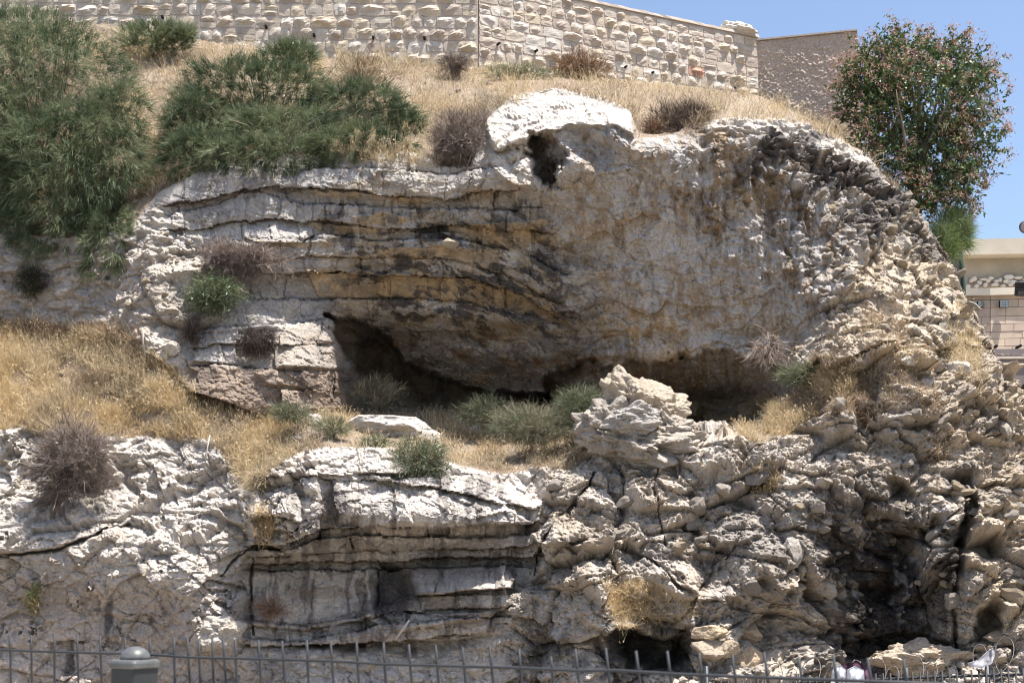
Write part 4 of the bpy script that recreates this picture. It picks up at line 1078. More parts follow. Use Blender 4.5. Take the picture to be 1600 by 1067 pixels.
# ---- foreground mesh fence with its post
fA = place(0, 1014, 3.05); fB = place(1070, 1053, 2.2)
fdir = (fB - fA); 
def fence_d(u):
    a, b = fA, fB
    k = (u - 800.0) / FPX            # X/Ydepth at level of the wire
    # solve a.x + t dx = k * s  where s is the distance along the view axis
    best = None
    lo, hi = -1.5, 2.5
    for _ in range(40):
        m = (lo + hi) / 2; p = a + (b - a) * m
        uu = 800 + FPX * (p[0]) / ((p[1]) * CP + (p[2] - 1.6) * SP)
        if uu < u: lo = m
        else: hi = m
    return (a + (b - a) * m)
fence = empty("mesh_fence", tuple(fence_d(600) + np.array([0, 0, -1.45]))); bpy.context.view_layer.update()
tag(fence, "grey welded wire mesh fence with open spiked top in the foreground", "fence")
rods = [-24, 16, 49, 85, 121, 157, 196, 234, 272, 294, 311, 332, 350, 368, 405, 442, 480, 518, 558, 600, 640, 682, 724, 767, 812, 861, 901, 949, 996, 1045, 1094, 1146, 1197, 1250, 1304, 1358, 1414]
lean = np.array([0.0, 0.0, 1.0]); 
fd = (fB - fA) / np.linalg.norm(fB - fA)
topw = -fd * 0.10 + np.array([0, 0, 1.0]); topw /= np.linalg.norm(topw)
fr_rng = random.Random(4)
M_COL = {}
for i, u in enumerate(rods):
    p = fence_d(u + 1.5) + np.array([0, -0.0055, 0])
    extra = 0.034 + fr_rng.uniform(-0.003, 0.003) - (0.012 if u in (861,) else 0) 
    tw = topw + fd * fr_rng.uniform(-0.04, 0.02)
    V, Fs = tube_vf([p - tw * 1.2, p - tw * 0.4, p, p + tw * extra], 0.0023, 7)
    mesh_np("rod", V, Fs, M_GALV, fence, smooth=True)
for (dy, dz) in ((0.0, 0.0), (-0.0112, 0.0)):
    us_w = [-60, 0, 50, 160, 234, 300, 400, 520, 600, 700, 812, 900, 960, 1070, 1200, 1330, 1500]
    sag = [0.0005, 0, -0.001, 0, 0.001, -0.0015, 0, 0.001, -0.001, 0, 0.001, 0, 0.0025, 0, 0, 0, 0]
    pts = [fence_d(u) + np.array([0, dy, dz + s_]) for u, s_ in zip(us_w, sag)]
    V, Fs = tube_vf(pts, 0.0022, 8); mesh_np("top_wire", V, Fs, M_GALV, fence, smooth=True)
for kk in (1, 2, 3, 4, 5, 6):
    pts = [fence_d(u) + np.array([0, 0, -0.2 * kk]) for u in (-60, 300, 700, 1100, 1500)]
    V, Fs = tube_vf(pts, 0.0026, 8); mesh_np("cross_wire", V, Fs, M_GALV, fence, smooth=True)
# post, cap with a shallow dome
pp = fence_d(222) + np.array([0, -0.05, 0])
yaw = math.atan2(fd[1], fd[0])
ex, ey = np.array([math.cos(yaw), math.sin(yaw), 0]), np.array([-math.sin(yaw), math.cos(yaw), 0]); ez = np.array([0, 0, 1.0])
post = empty("fence_post", tuple(pp + np.array([0, 0, -1.47])), yaw); bpy.context.view_layer.update()
tag(post, "square grey green steel post with domed cap carrying the wire mesh fence", "post")
zc = place(213, 1023, 2.95)[2] - pp[2]
def rbox(w, z0, z1, r_, n=5, mat=M_PAINTGREY, name="shaft"):
    a = []
    for cx, cy, s in ((1, 1, 0), (-1, 1, 1), (-1, -1, 2), (1, -1, 3)):
        for k in range(n):
            t = (s + k / (n - 1)) * math.pi / 2
            a.append((cx * (w - r_) + r_ * math.cos(t), cy * (w - r_) + r_ * math.sin(t)))
    return np.array(a)
def prism_rings(rings):
    V = []; n = len(rings[0][0])
    for a, z in rings: V += [(x, y, z) for x, y in a]
    F = [(i*n+j, i*n+(j+1) % n, (i+1)*n+(j+1) % n, (i+1)*n+j) for i in range(len(rings) - 1) for j in range(n)]
    return np.array(V), [np.array(F), np.array([list(range(n))[::-1]]), np.array([list(range((len(rings)-1)*n, len(rings)*n))])]
w_ = 0.0325
s = rbox(w_, 0, 0, 0.006); V, Fs = prism_rings([(s, -1.45), (s, zc - 0.004)])
mesh_np("shaft", frame_pt(pp, ex, ey, ez, V), Fs, M_PAINTGREY, post, smooth=False)
c0, c1_ = rbox(w_ + 0.0025, 0, 0, 0.008), rbox(w_ + 0.0040, 0, 0, 0.008)
inr = rbox(w_ - 0.001, 0, 0, 0.008)
V, Fs = prism_rings([(c0, zc - 0.016), (c1_, zc - 0.014), (c1_, zc - 0.006), (c0, zc - 0.002), (inr, zc)])
cap = mesh_np("cap", frame_pt(pp, ex, ey, ez, V), Fs, M_CAP, post, smooth=False)
# cap skirt + dome
rings = []
n = 28
for k in range(9):
    t = k / 8 * math.pi / 2
    rr = 0.029 * math.cos(t) + 0.0001; rings.append((np.array([(rr * math.cos(a), rr * math.sin(a)) for a in np.arange(n) * 2 * math.pi / n]), zc + 0.0005 + 0.024 * math.sin(t)))
V, Fs = prism_rings(rings); q = mesh_np("dome", frame_pt(pp, ex, ey, ez, V), Fs, M_CAP, post, smooth=True); q.parent = cap
V, Fs = tube_vf([pp + ex * -0.012 - ey * (w_ + 0.0006) + ez * (zc - 0.05), pp + ex * -0.012 - ey * (w_ - 0.004) + ez * (zc - 0.05)], 0.0055, 12)
mesh_np("bolt_hole", V, Fs, M_DARK, post)

# ---- second mesh fence farther back with its barbed wire, and the rags caught in it
f2 = empty("mesh_fence", tuple(place(1500, 1300, 12.2))); bpy.context.view_layer.update()
tag(f2, "farther fine mesh fence rising to the right, under the wire coils", "fence")
def f2p(u): 
    t = (u - 1060) / 540.0
    return place(u, 1076 - 23 * t - 2 * math.sin(t * 3), 12.6 - 0.8 * t)
V, Fs = tube_vf([f2p(u) for u in (1060, 1200, 1330, 1450, 1600, 1720)], 0.011, 8); mesh_np("top_wire", V, Fs, M_GALV, f2, smooth=True)
k = 0
for u in np.arange(1070, 1700, 11.5):
    p = f2p(u) + np.array([0, -0.014, 0]); V, Fs = tube_vf([p + np.array([0.012, 0, -1.1]), p + np.array([-0.006, 0, 0.05])], 0.008, 6); mesh_np("rod", V, Fs, M_GALV, f2, smooth=True)
for (u, h_) in ((1105, 0.30), (1250, 0.12), (1418, 0.14), (1545, 0.12)):
    p = f2p(u) + np.array([0, 0.03, 0]); V, Fs = tube_vf([p + np.array([0, 0, -1.2]), p + np.array([0, 0, h_ * 0.6])], 0.022, 8); mesh_np("stake", V, Fs, M_PAINTGREY, f2, smooth=True)
def coil(u0, u1, v0, d, rad, turns, seed, label, sq=1.0):
    r = random.Random(seed); pts = []
    nn = int(turns * 22)
    for i in range(nn + 1):
        t = i / nn; a = t * turns * 2 * math.pi
        c = place(u0 + (u1 - u0) * t, v0 + 5 * math.sin(t * 7 + seed), d)
        rr = rad * (1 + 0.22 * math.sin(t * 13 + seed) )
        pts.append(c + np.array([rr * 0.75 * math.cos(a), rr * 0.7 * math.sin(a), rr * sq * math.sin(a + 0.5)]))
    pts = np.array(pts)
    rt = empty("barbed_wire_coil", tuple(pts[0])); bpy.context.view_layer.update()
    tag(rt, label, "barbed wire", "coils of barbed wire above the far fence")
    V, Fs = tube_vf(pts, 0.0040, 5); mesh_np("wire", V, Fs, M_RUST, rt, smooth=True)
    VV, FF = [], []; off = 0
    for i in range(2, nn, 3):
        dd = np.array([r.uniform(-1, 1), r.uniform(-1, 1), r.uniform(-1, 1)]); dd /= np.linalg.norm(dd)
        V, Fs = tube_vf([pts[i] - dd * 0.018, pts[i], pts[i] + dd * 0.018], [0.001, 0.0055, 0.001], 4, False)
        VV.append(V); FF.append(Fs[0] + off); off += len(V)
    o = mesh_np("barbs", np.concatenate(VV), np.concatenate(FF), M_RUST, rt); o["kind"] = "stuff"
coil(1200, 1330, 1064, 12.3, 0.14, 4.3, 1, "barbed wire coil left of the white rags above the far fence")
coil(1330, 1460, 1060, 12.2, 0.15, 4.4, 5, "barbed wire coil between the white rags and the pale rock heap")
coil(1520, 1660, 1034, 12.0, 0.15, 3.3, 9, "barbed wire coil by the grey rag near the right edge")
def rag(name, pts_uv, d, th, mat, label, seed, bulge=0.05):
    """crumpled cloth hung over the wire: outline grid between two edges"""
    top, bot = pts_uv; n = 16; m = 14
    tu, tv = np.array(top, float).T; bu, bv_ = np.array(bot, float).T
    a = np.linspace(0, 1, n)
    T = np.stack([np.interp(a, np.linspace(0, 1, len(tu)), tu), np.interp(a, np.linspace(0, 1, len(tv)), tv)], -1)
    B = np.stack([np.interp(a, np.linspace(0, 1, len(bu)), bu), np.interp(a, np.linspace(0, 1, len(bv_)), bv_)], -1)
    f = np.linspace(0, 1, m)[:, None, None]
    UV = T[None] * (1 - f) + B[None] * f
    dd = d + bulge * np.sin(a[None, :] * 14 + f[..., 0] * 3 + seed) * 0.5 + bulge * fbm(np.stack([UV[..., 0] * 0.08, UV[..., 1] * 0.05, 0 * UV[..., 0] + seed], -1), 3, seed)
    V = place(UV[..., 0], UV[..., 1], dd).reshape(-1, 3)
    idx = np.arange(n * m).reshape(m, n)
    F = np.stack([idx[:-1, :-1], idx[1:, :-1], idx[1:, 1:], idx[:-1, 1:]], -1).reshape(-1, 4)
    V2 = V + np.array([0, th, 0]); F2 = F[:, ::-1] + len(V)
    rim = np.concatenate([idx[0, :], idx[1:, -1], idx[-1, -2::-1], idx[-2:0:-1, 0]])
    Fr = np.stack([rim, rim + len(V), np.roll(rim, -1) + len(V), np.roll(rim, -1)], -1)
    o = mesh_np(name, np.concatenate([V, V2]), np.concatenate([F, F2, Fr]), mat, smooth=True, loc=tuple(V.mean(0)))
    tag(o, label, "rag", "rags caught in the barbed wire")
rag("rag", ([(1302, 1042), (1314, 1038), (1322, 1046)], [(1296, 1082), (1310, 1086), (1320, 1080)]), 12.05, 0.01, M_CLOTHW, "narrow white rag hanging on the barbed wire, left of the plum cloth", 3)
rag("rag", ([(1324, 1046), (1336, 1040), (1350, 1046)], [(1322, 1084), (1338, 1088), (1352, 1084)]), 11.95, 0.012, M_CLOTHW, "rounded white rag hanging on the barbed wire, in front of the plum cloth", 8, 0.03)
rag("rag", ([(1318, 1036), (1340, 1033), (1362, 1044)], [(1326, 1086), (1350, 1088), (1368, 1080)]), 12.1, 0.01, M_CLOTHP, "dark plum striped cloth snagged on the barbed wire behind a white rag", 12, 0.06)
rag("rag", ([(1512, 1036), (1530, 1030), (1545, 1016), (1552, 1012)], [(1518, 1042), (1535, 1044), (1550, 1036), (1556, 1018)]), 11.9, 0.015, M_CLOTHG, "pale grey cloth strip snagged on barbed wire near the right edge", 17, 0.04)

# ---- ground: one sheet to the horizon, and the pavement one stands on
V, F = box_vf((-900, -60, -3.4), (900, 1500, -2.9)); g = mesh_np("ground", V, F, M_GROUND); tag(g, "dusty ground around the cliff", kind="structure")
V, F = box_vf((-12, -6, -0.4), (12, 4.2, 0.0)); g = mesh_np("pavement", V, F, M_CONC2); tag(g, "viewing terrace pavement behind the mesh fence", kind="structure")
V, F = box_vf((-12, 4.0, -3.0), (12, 4.2, -0.41)); g = mesh_np("retaining_wall", V, F, M_CONC2); tag(g, "retaining wall under the viewing terrace pavement", "wall")
# ================================================================== PLANTS
M_LEAFCOL = None
def plant_mat(name, rough=0.6, spec=0.2, transl=0.25):
    m, nt, b = new_mat(name); L = nt.links.new
    at = N(nt, "ShaderNodeAttribute", attribute_name="Col")
    b.inputs["Roughness"].default_value = rough; b.inputs["Specular IOR Level"].default_value = spec
    L(at.outputs["Color"], b.inputs["Base Color"])
    tr = N(nt, "ShaderNodeBsdfTranslucent"); L(at.outputs["Color"], tr.inputs["Color"])
    mx = N(nt, "ShaderNodeMixShader"); mx.inputs[0].default_value = transl
    L(b.outputs[0], mx.inputs[1]); L(tr.outputs[0], mx.inputs[2])
    L(mx.outputs[0], nt.nodes["Material Output"].inputs["Surface"])
    return m
M_STRAW = plant_mat("dry_straw", 0.6, 0.2, 0.35)
M_TWIG = plant_mat("dry_twigs", 0.85, 0.1, 0.0)
M_BROOM = plant_mat("green_stems", 0.6, 0.25, 0.2)
M_LEAF = plant_mat("glossy_leaves", 0.45, 0.4, 0.25)

def strands(P0, D0, Ln, wid, droop, segs, col, rng, curl=0.25, tip=0.15, colvar=0.25, tipcol=None):
    """n curved tapering ribbons; returns V, F, C"""
    n = len(P0)
    Ln = np.broadcast_to(Ln, (n,)); wid = np.broadcast_to(wid, (n,)); droop = np.broadcast_to(droop, (n,))
    D0 = D0 / np.maximum(np.linalg.norm(D0, axis=1, keepdims=True), 1e-9)
    cv = rng.normal(size=(n, 3)) * curl
    pts = [P0]; d = D0
    for k in range(segs):
        d = d + (cv + rng.normal(size=(n, 3)) * curl * 0.5) / segs; d[:, 2] -= droop / segs
        d = d / np.linalg.norm(d, axis=1, keepdims=True)
        pts.append(pts[-1] + d * (Ln / segs)[:, None])
    pts = np.stack(pts, 1)                                    # n, segs+1, 3
    side = np.cross(D0, rng.normal(size=(n, 3))); side /= np.maximum(np.linalg.norm(side, axis=1, keepdims=True), 1e-9)
    # bias the flat side a little toward horizontal
    tp = np.linspace(1, tip, segs + 1)
    off = side[:, None, :] * (wid[:, None] * tp[None] * 0.5)[..., None]
    V = np.stack([pts - off, pts + off], 2).reshape(-1, 3)    # n*(segs+1)*2
    base = (np.arange(n) * (segs + 1) * 2)[:, None] + (np.arange(segs) * 2)[None]
    F = np.stack([base, base + 1, base + 3, base + 2], -1).reshape(-1, 4)
    c = np.asarray(col, float)
    if c.ndim == 1: c = np.broadcast_to(c, (n, 3))
    c = c * (1 + colvar * (rng.random((n, 1)) * 2 - 1))
    Cv = np.repeat(c, (segs + 1) * 2, 0)
    if tipcol is not None:
        w = np.tile(np.repeat(np.linspace(0, 1, segs + 1) ** 2, 2), n)[:, None] * 0.7
        Cv = Cv * (1 - w) + np.asarray(tipcol) * w
    return V, F, np.clip(Cv, 0, 1)
class Bag:
    def __init__(s): s.V, s.F, s.C, s.n = [], [], [], 0
    def add(s, vfc):
        V, F, C = vfc; s.V.append(V); s.F.append(F + s.n); s.C.append(C); s.n += len(V)
    def build(s, name, mat, parent=None, loc=None, smooth=False):
        return mesh_np(name, np.concatenate(s.V), np.concatenate(s.F), mat, parent, smooth, np.concatenate(s.C), loc)

def in_poly(u, v, pts):
    pts = np.array(pts, float); ins = np.zeros(u.shape, bool)
    for k in range(len(pts)):
        p, q = pts[k], pts[(k + 1) % len(pts)]
        c = (p[1] > v) != (q[1] > v)
        xx = (q[0] - p[0]) * (v - p[1]) / (q[1] - p[1] if q[1] != p[1] else 1e-9) + p[0]
        ins ^= c & (u < xx)
    return ins
STRAW = np.array([0.56, 0.42, 0.23]); STRAWP = np.array([0.62, 0.51, 0.33]); BROWN = np.array([0.25, 0.16, 0.10]); GREYB = np.array([0.30, 0.245, 0.185]); OLIVE = np.array([0.17, 0.19, 0.09])
def grass(name, pts, n, label, seed, hmin=0.10, hmax=0.26, mixw=(0.5, 0.25, 0.15, 0.1, 0.0), wid=0.009, droop=0.5, patch=0.5, extra=None, noise=0.0, up=(0, -0.15, 1.0), regs=None, sc=0.7):
    rng = np.random.default_rng(seed)
    a = np.array(pts, float); lo, hi = a.min(0), a.max(0)
    # clumps
    m = int(n * 3.2)
    u = rng.uniform(lo[0], hi[0], m); v = rng.uniform(lo[1], hi[1], m)
    k = in_poly(u, v, pts)
    q = np.stack([u * 0.01, v * 0.016, 0 * u], -1)
    den = fbm(q / 0.35, 3, seed)
    k &= den > (rng.random(m) * 1.2 - 0.75 - 0.2) * patch + noise
    if regs is not None: k &= np.isin(region(u, v), regs)
    u, v, den, q = u[k][:n], v[k][:n], den[k][:n], q[k][:n]
    # tufts: pull half of the blades to shared roots
    tuft = rng.random(len(u)) < 0.55
    gu = np.round((u + rng.normal(size=len(u)) * 2) / 9.0) * 9.0; gv = np.round(v / 6.0) * 6.0
    ju = (rnd(gu, gv, 0, seed) - 0.5) * 9; jv = (rnd(gu, gv, 1, seed) - 0.5) * 6
    u2 = np.where(tuft, gu + ju + rng.normal(size=len(u)) * 1.0, u); v2 = np.where(tuft, gv + jv + rng.normal(size=len(u)) * 0.6, v)
    k = in_poly(u2, v2, pts); u2 = np.where(k, u2, u); v2 = np.where(k, v2, v)
    P0, Nn = surf(u2, v2)
    n = len(P0)
    sel = fbm(q / sc, 3, seed + 5) * 0.9 + rng.normal(size=n) * 0.22
    w = np.cumsum(mixw); r = np.clip((sel + 0.75) / 1.5, 0, 0.999)
    kind = np.searchsorted(w / w[-1], r)
    cols = np.array([STRAW, STRAWP, GREYB, BROWN, OLIVE])[np.clip(kind, 0, 4)]
    hs_ = (hmin + (hmax - hmin) * rng.random(n)) * (0.75 + 0.5 * (den + 0.4)) * np.where(kind >= 2, 0.8, 1.0)
    outw = np.stack([(u2 - gu - ju), 0 * u2, (v2 - gv - jv)], -1) * 0.15 * tuft[:, None]
    Dd = np.array(up) + rng.normal(size=(n, 3)) * 0.38 + Nn * 0.15 + outw
    b = Bag(); b.add(strands(P0 - np.array([0, 0, 0.02]), Dd, np.abs(hs_) + 0.03, wid * (0.6 + 0.8 * rng.random(n)), droop * rng.random(n), 2, cols, rng, 0.5, 0.25, 0.25, np.array([0.66, 0.54, 0.36])))
    # seed heads
    m = n // 4; ii = rng.integers(0, n, m)
    V = b.V[0].reshape(n, 6, 3)
    tips = V[ii, 4]
    b.add(strands(tips, Dd[ii] + rng.normal(size=(m, 3)) * 0.4, 0.035, wid * 1.9, 0.6, 2, cols[ii] * 1.05, rng, 0.3, 0.3, 0.2))
    o = b.build(name, M_STRAW, None, tuple(P0.mean(0)))
    tag(o, label, None, None, "stuff")
    return o

# ---- slopes
grass("dry_grass", [(-60, 20), (300, 62), (745, 112), (1183, 150), (1345, 232), (1400, 288), (1340, 238), (1250, 196), (1180, 190), (1000, 215), (985, 172), (870, 140), (760, 180), (730, 265), (480, 250), (330, 262), (240, 310), (-60, 370)], 44000,
      "dry straw-coloured grass covering the slope between the cliff top and the walls", 11, 0.10, 0.32, (0.32, 0.24, 0.22, 0.14, 0.08), 0.010, 0.6, 0.75)
grass("dry_grass", [(480, 95), (745, 118), (1183, 156), (1345, 234), (1345, 214), (1183, 150), (745, 108), (480, 84)], 9000, "taller pale grass along the foot of the stone wall", 12, 0.22, 0.42, (0.45, 0.45, 0.1, 0.0, 0.0), 0.010, 0.5, 0.3)
grass("dry_grass", [(-40, 515), (60, 508), (200, 530), (250, 560), (310, 615), (395, 655), (400, 760), (365, 735), (330, 692), (120, 684), (-40, 672)], 34000, "golden dry grass thick on the mound at the left end of the ledge", 13, 0.08, 0.26, (0.38, 0.28, 0.25, 0.12, 0.0), 0.009, 0.7, 0.55)
grass("dry_grass", [(370, 650), (520, 640), (560, 655), (700, 645), (850, 650), (940, 630), (900, 735), (780, 738), (700, 722), (560, 700), (470, 706), (410, 775), (385, 770)], 15000, "dry grass and weeds along the middle of the ledge", 14, 0.08, 0.22, (0.34, 0.24, 0.24, 0.13, 0.05), 0.009, 0.6, 0.5)
grass("dry_grass", [(1150, 700), (1180, 640), (1260, 590), (1330, 585), (1330, 650), (1260, 660), (1210, 700), (1170, 714)], 9000, "dry grass tumbling down the slope right of the earth gully", 15, 0.10, 0.24, (0.45, 0.25, 0.2, 0.1, 0.0), 0.009, 0.8, 0.3)
grass("weeds", [(1260, 570), (1330, 570), (1390, 600), (1400, 640), (1350, 665), (1280, 660), (1230, 640)], 6000, "brown dried weeds matted on the rock slope right of the caves", 16, 0.08, 0.2, (0.1, 0.05, 0.4, 0.45, 0.0), 0.009, 0.9, 0.6)
grass("weeds", [(1350, 480), (1392, 500), (1440, 600), (1480, 720), (1450, 735), (1400, 640), (1340, 540)], 3400, "reddish brown weeds in the gully between the boulders at right", 17, 0.08, 0.18, (0.15, 0.05, 0.2, 0.6, 0.0), 0.008, 0.9, 0.9, noise=0.05)
grass("dry_grass", [(1465, 500), (1500, 480), (1530, 560), (1510, 640), (1480, 600)], 2600, "pale dry grass patch near the right-hand cliff edge", 18, 0.08, 0.2, (0.3, 0.4, 0.2, 0.1, 0.05), 0.008, 0.8, 0.7)
grass("dry_grass", [(940, 925), (1000, 915), (1060, 935), (1085, 962), (1030, 972), (960, 975)], 2600, "thin dry grass tuft above the low dark cave", 19, 0.08, 0.2, (0.4, 0.2, 0.2, 0.2, 0.0), 0.008, 0.8, 0.8)
grass("dry_grass", [(395, 800), (430, 800), (428, 852), (400, 850)], 900, "small dry grass tuft hanging on the white rock", 20, 0.06, 0.16, (0.5, 0.3, 0.2, 0.1, 0.0), 0.008, 0.9, 0.7)
grass("dry_grass", [(1165, 750), (1215, 748), (1212, 775), (1180, 785)], 900, "little yellow grass tuft on the rocks below the slope", 21, 0.06, 0.14, (0.5, 0.2, 0.2, 0.1, 0.0), 0.008, 0.9, 0.7)
grass("dry_grass", [(375, 700), (470, 700), (430, 745), (400, 775), (372, 740)], 3600, "dry grass spilling over the notch in the lower cliff", 22, 0.12, 0.26, (0.4, 0.3, 0.2, 0.05, 0.08), 0.009, 1.2, 0.4, up=(0, -0.6, 0.5))
grass("weeds", [(-20, 505), (230, 522), (225, 540), (-20, 530)], 1600, "rust brown weeds along the crest of the left mound", 23, 0.15, 0.34, (0.1, 0.1, 0.1, 0.7, 0.0), 0.009, 0.5, 0.7)
grass("weeds", [(640, 150), (760, 150), (860, 130), (1000, 170), (1000, 215), (985, 175), (870, 140), (790, 150), (740, 190), (640, 200)], 3600, "brown low weeds around the brow rock", 24, 0.06, 0.16, (0.15, 0.15, 0.25, 0.45, 0.0), 0.009, 0.5, 0.6)
grass("weeds", [(1300, 214), (1400, 288), (1470, 392), (1440, 345), (1340, 240)], 1800, "dry brown weeds along the cliff crest under the tree", 25, 0.08, 0.2, (0.2, 0.2, 0.3, 0.3, 0.0), 0.009, 0.5, 0.6)

# ---- shrubs
def shrub(name, lobes, n, label, cat, seed, col, col2, Ln=(0.2, 0.45), wid=0.009, droop=0.5, mat=M_BROOM, outw=0.8, upw=0.4, shell=(0.55, 1.0), segs=4, curl=0.35, stems=40, group=None, root=None, leafy=0, leafcol=None, stemcol=(0.20, 0.16, 0.12), bias=(0, -0.2, 0), inner=0.25, part="foliage", patch=None, clump=(0.5, 0.5), lumpy=0.32):
    """lobes: (u, v, d, ru, rv, rd) centres in survey bearings, radii u/v in px, rd in metres"""
    rng = np.random.default_rng(seed)
    L_ = []
    for (u, v, d, ru, rv, rd) in lobes:
        k = d / FPX; L_.append((place(u, v, d), np.array([ru * k, rd, rv * k])))
    wts = np.array([(r[0] * r[2]) for c, r in L_]); wts = wts / wts.sum()
    ii = rng.choice(len(L_), n, p=wts)
    C = np.array([c for c, r in L_])[ii]; Rr = np.array([r for c, r in L_])[ii]
    S = rng.normal(size=(n, 3)); S /= np.linalg.norm(S, axis=1, keepdims=True)
    fl = rng.random(n) < 0.8; S[:, 1] = np.where(fl, -np.abs(S[:, 1]), S[:, 1])       # thicker on the open side
    rad = shell[0] + (shell[1] - shell[0]) * rng.random(n) ** 0.7
    inn = rng.random(n) < inner; rad = np.where(inn, rad * rng.random(n), rad)
    lump = 1 + lumpy * fbm(C * 0.7 + S * 2.6, 3, seed + 3)
    P0 = C + S * Rr * (rad * lump)[:, None]
    # sprays: gather roots into bunches so that clumps and gaps form
    cell = np.median(Rr[:, 0]) * 0.11 + 0.03
    key = np.floor(P0 / cell)
    jit = np.stack([rnd(key[:, 0], key[:, 1], key[:, 2], seed + q) for q in range(3)], -1)
    cen = (key + jit) * cell
    P0 = P0 * clump[0] + cen * clump[1]
    # holes
    hole = rnd(key[:, 0], key[:, 1], key[:, 2], seed + 9) < 0.16
    P0 = P0[~hole]; S = S[~hole]; jit = jit[~hole]; n = len(P0); inn = inn[~hole]
    Dd = S * outw + np.array([0, 0, upw]) + (jit - 0.5) * 1.1 + rng.normal(size=(n, 3)) * 0.28 + np.array(bias)
    mixn = sstep(-0.35, 0.35, fbm(P0 / (cell * 3.2), 2, seed) + 0.35 * (jit[:, 0] - 0.5) * 2 + rng.normal(size=n) * 0.12)
    cols = np.asarray(col) * (1 - mixn[:, None]) + np.asarray(col2) * mixn[:, None]
    if root is None:
        c, r = L_[0]; root = c + np.array([0, r[1] * 0.7, -r[2] * 0.7])
    e = empty(name, tuple(root)); bpy.context.view_layer.update()
    tag(e, label, cat, group)
    b = Bag(); b.add(strands(P0, Dd, Ln[0] + (Ln[1] - Ln[0]) * rng.random(n), wid * (0.6 + 0.8 * rng.random(n)), droop * (0.3 + rng.random(n)), segs, cols, rng, curl, 0.3, 0.25))
    b.build(part, mat, e)
    if leafy:
        m = leafy; ii = rng.integers(0, n, m); t = rng.random(m)
        Vs = b.V[0].reshape(n, (segs + 1) * 2, 3); kk = rng.integers(0, segs + 1, m) * 2
        lf = Bag(); lf.add(strands(Vs[ii, kk], rng.normal(size=(m, 3)) + np.array([0, 0, 0.3]), 0.04 + 0.03 * rng.random(m), 0.022, 0.3, 2, np.asarray(leafcol), rng, 0.2, 0.3, 0.35))
        lf.build("leaves", M_LEAF, e)
    st = Bag()
    m = stems; ii = rng.integers(0, n, m)
    tg = P0[ii]; r0 = np.asarray(root) + rng.normal(size=(m, 3)) * 0.04
    dv = tg - r0; ln = np.linalg.norm(dv, axis=1)
    st.add(strands(r0, dv + np.array([0, 0, 0.3]) * ln[:, None], ln * 1.1, 0.02 + 0.012 * rng.random(m), 0.25, 6, np.asarray(stemcol), rng, 0.25, 0.3, 0.3))
    st.build("stems", M_TWIG, e)
    return e
G1 = np.array([0.072, 0.100, 0.050]); G2 = np.array([0.200, 0.228, 0.125]); G3 = np.array([0.15, 0.195, 0.10])
shrub("broom_shrub", [(60, 150, 24.2, 150, 115, 1.1), (110, 275, 22.9, 130, 115, 0.7), (180, 215, 23.4, 58, 90, 0.6), (30, 90, 25.0, 110, 75, 0.9), (100, 350, 22.7, 105, 60, 0.4), (-40, 260, 23.2, 90, 150, 0.7), (170, 385, 22.4, 45, 58, 0.3)], 90000,
      "huge grey green broom shrub spilling over the cliff at far left", "shrub", 31, G1, G2, (0.12, 0.30), 0.0095, 0.9, upw=0.15, segs=2, stems=160, shell=(0.75, 1.0), inner=0.12, root=place(60, 300, 24.0), bias=(0.15, -0.3, -0.1))
shrub("broom_shrub", [(400, 165, 23.9, 140, 72, 0.8), (560, 180, 23.7, 95, 48, 0.6), (310, 205, 23.3, 55, 60, 0.5), (440, 215, 22.9, 120, 42, 0.5), (620, 205, 23.3, 45, 40, 0.4), (310, 250, 22.6, 55, 45, 0.4), (560, 228, 22.3, 90, 28, 0.35), (420, 246, 22.3, 110, 28, 0.35)], 64000,
      "wide green broom shrub over the bedded rock, between huge left shrub and brown bush", "shrub", 32, G1 * 0.95, G2, (0.12, 0.28), 0.0095, 0.8, upw=0.2, segs=2, stems=160, shell=(0.7, 1.0), inner=0.15, root=place(420, 225, 23.5), bias=(0.1, -0.25, 0))
shrub("broom_shrub", [(245, 66, 26.6, 62, 24, 0.5), (285, 60, 26.6, 24, 18, 0.4)], 7000, "small green broom tuft in the dry grass near the wall", "shrub", 33, G1 * 1.3, G2, (0.12, 0.26), 0.008, 0.3, upw=0.6, stems=14)
shrub("broom_shrub", [(455, 90, 26.0, 45, 20, 0.4)], 4200, "little green broom tuft above the wide shrub", "shrub", 34, G1 * 1.3, G2 * 1.1, (0.12, 0.26), 0.008, 0.3, upw=0.6, stems=12)
shrub("feathery_shrub", [(1486, 358, 24.6, 28, 36, 0.4), (1470, 385, 24.3, 24, 34, 0.3), (1500, 372, 24.5, 18, 26, 0.3)], 8500, "bright feathery green shrub on the cliff edge below the tree", "shrub", 35, np.array([0.19, 0.26, 0.08]), np.array([0.26, 0.31, 0.15]), (0.12, 0.30), 0.007, 0.35, upw=0.35, stems=16, curl=0.6, clump=(0.85, 0.15), lumpy=0.6)
P1 = np.array([0.145, 0.110, 0.095]); P2 = np.array([0.27, 0.22, 0.185])
def dry(lobes, n, label, seed, c1=P1, c2=P2, Ln=(0.10, 0.24), root=None, wid=0.0065, **k):
    n = int(n * 1.15)
    return shrub("dry_bush", lobes, n, label, "bush", seed, c1, c2, Ln, wid, 0.1, M_TWIG, outw=0.9, upw=0.2, stems=90, curl=0.9, clump=(0.6, 0.4), lumpy=0.85, part="twigs", root=root, segs=3, **k)
dry([(722, 228, 22.3, 50, 46, 0.45)], 9500, "round purplish brown dry bush left of the pale brow rock", 41, root=place(725, 262, 22.4))
dry([(1058, 200, 22.4, 46, 34, 0.4), (1085, 190, 22.5, 24, 30, 0.3)], 7500, "dark dry bush on the cliff top right of the brow rock", 42, P1 * 0.8, np.array([0.24, 0.17, 0.12]), root=place(1060, 225, 22.5))
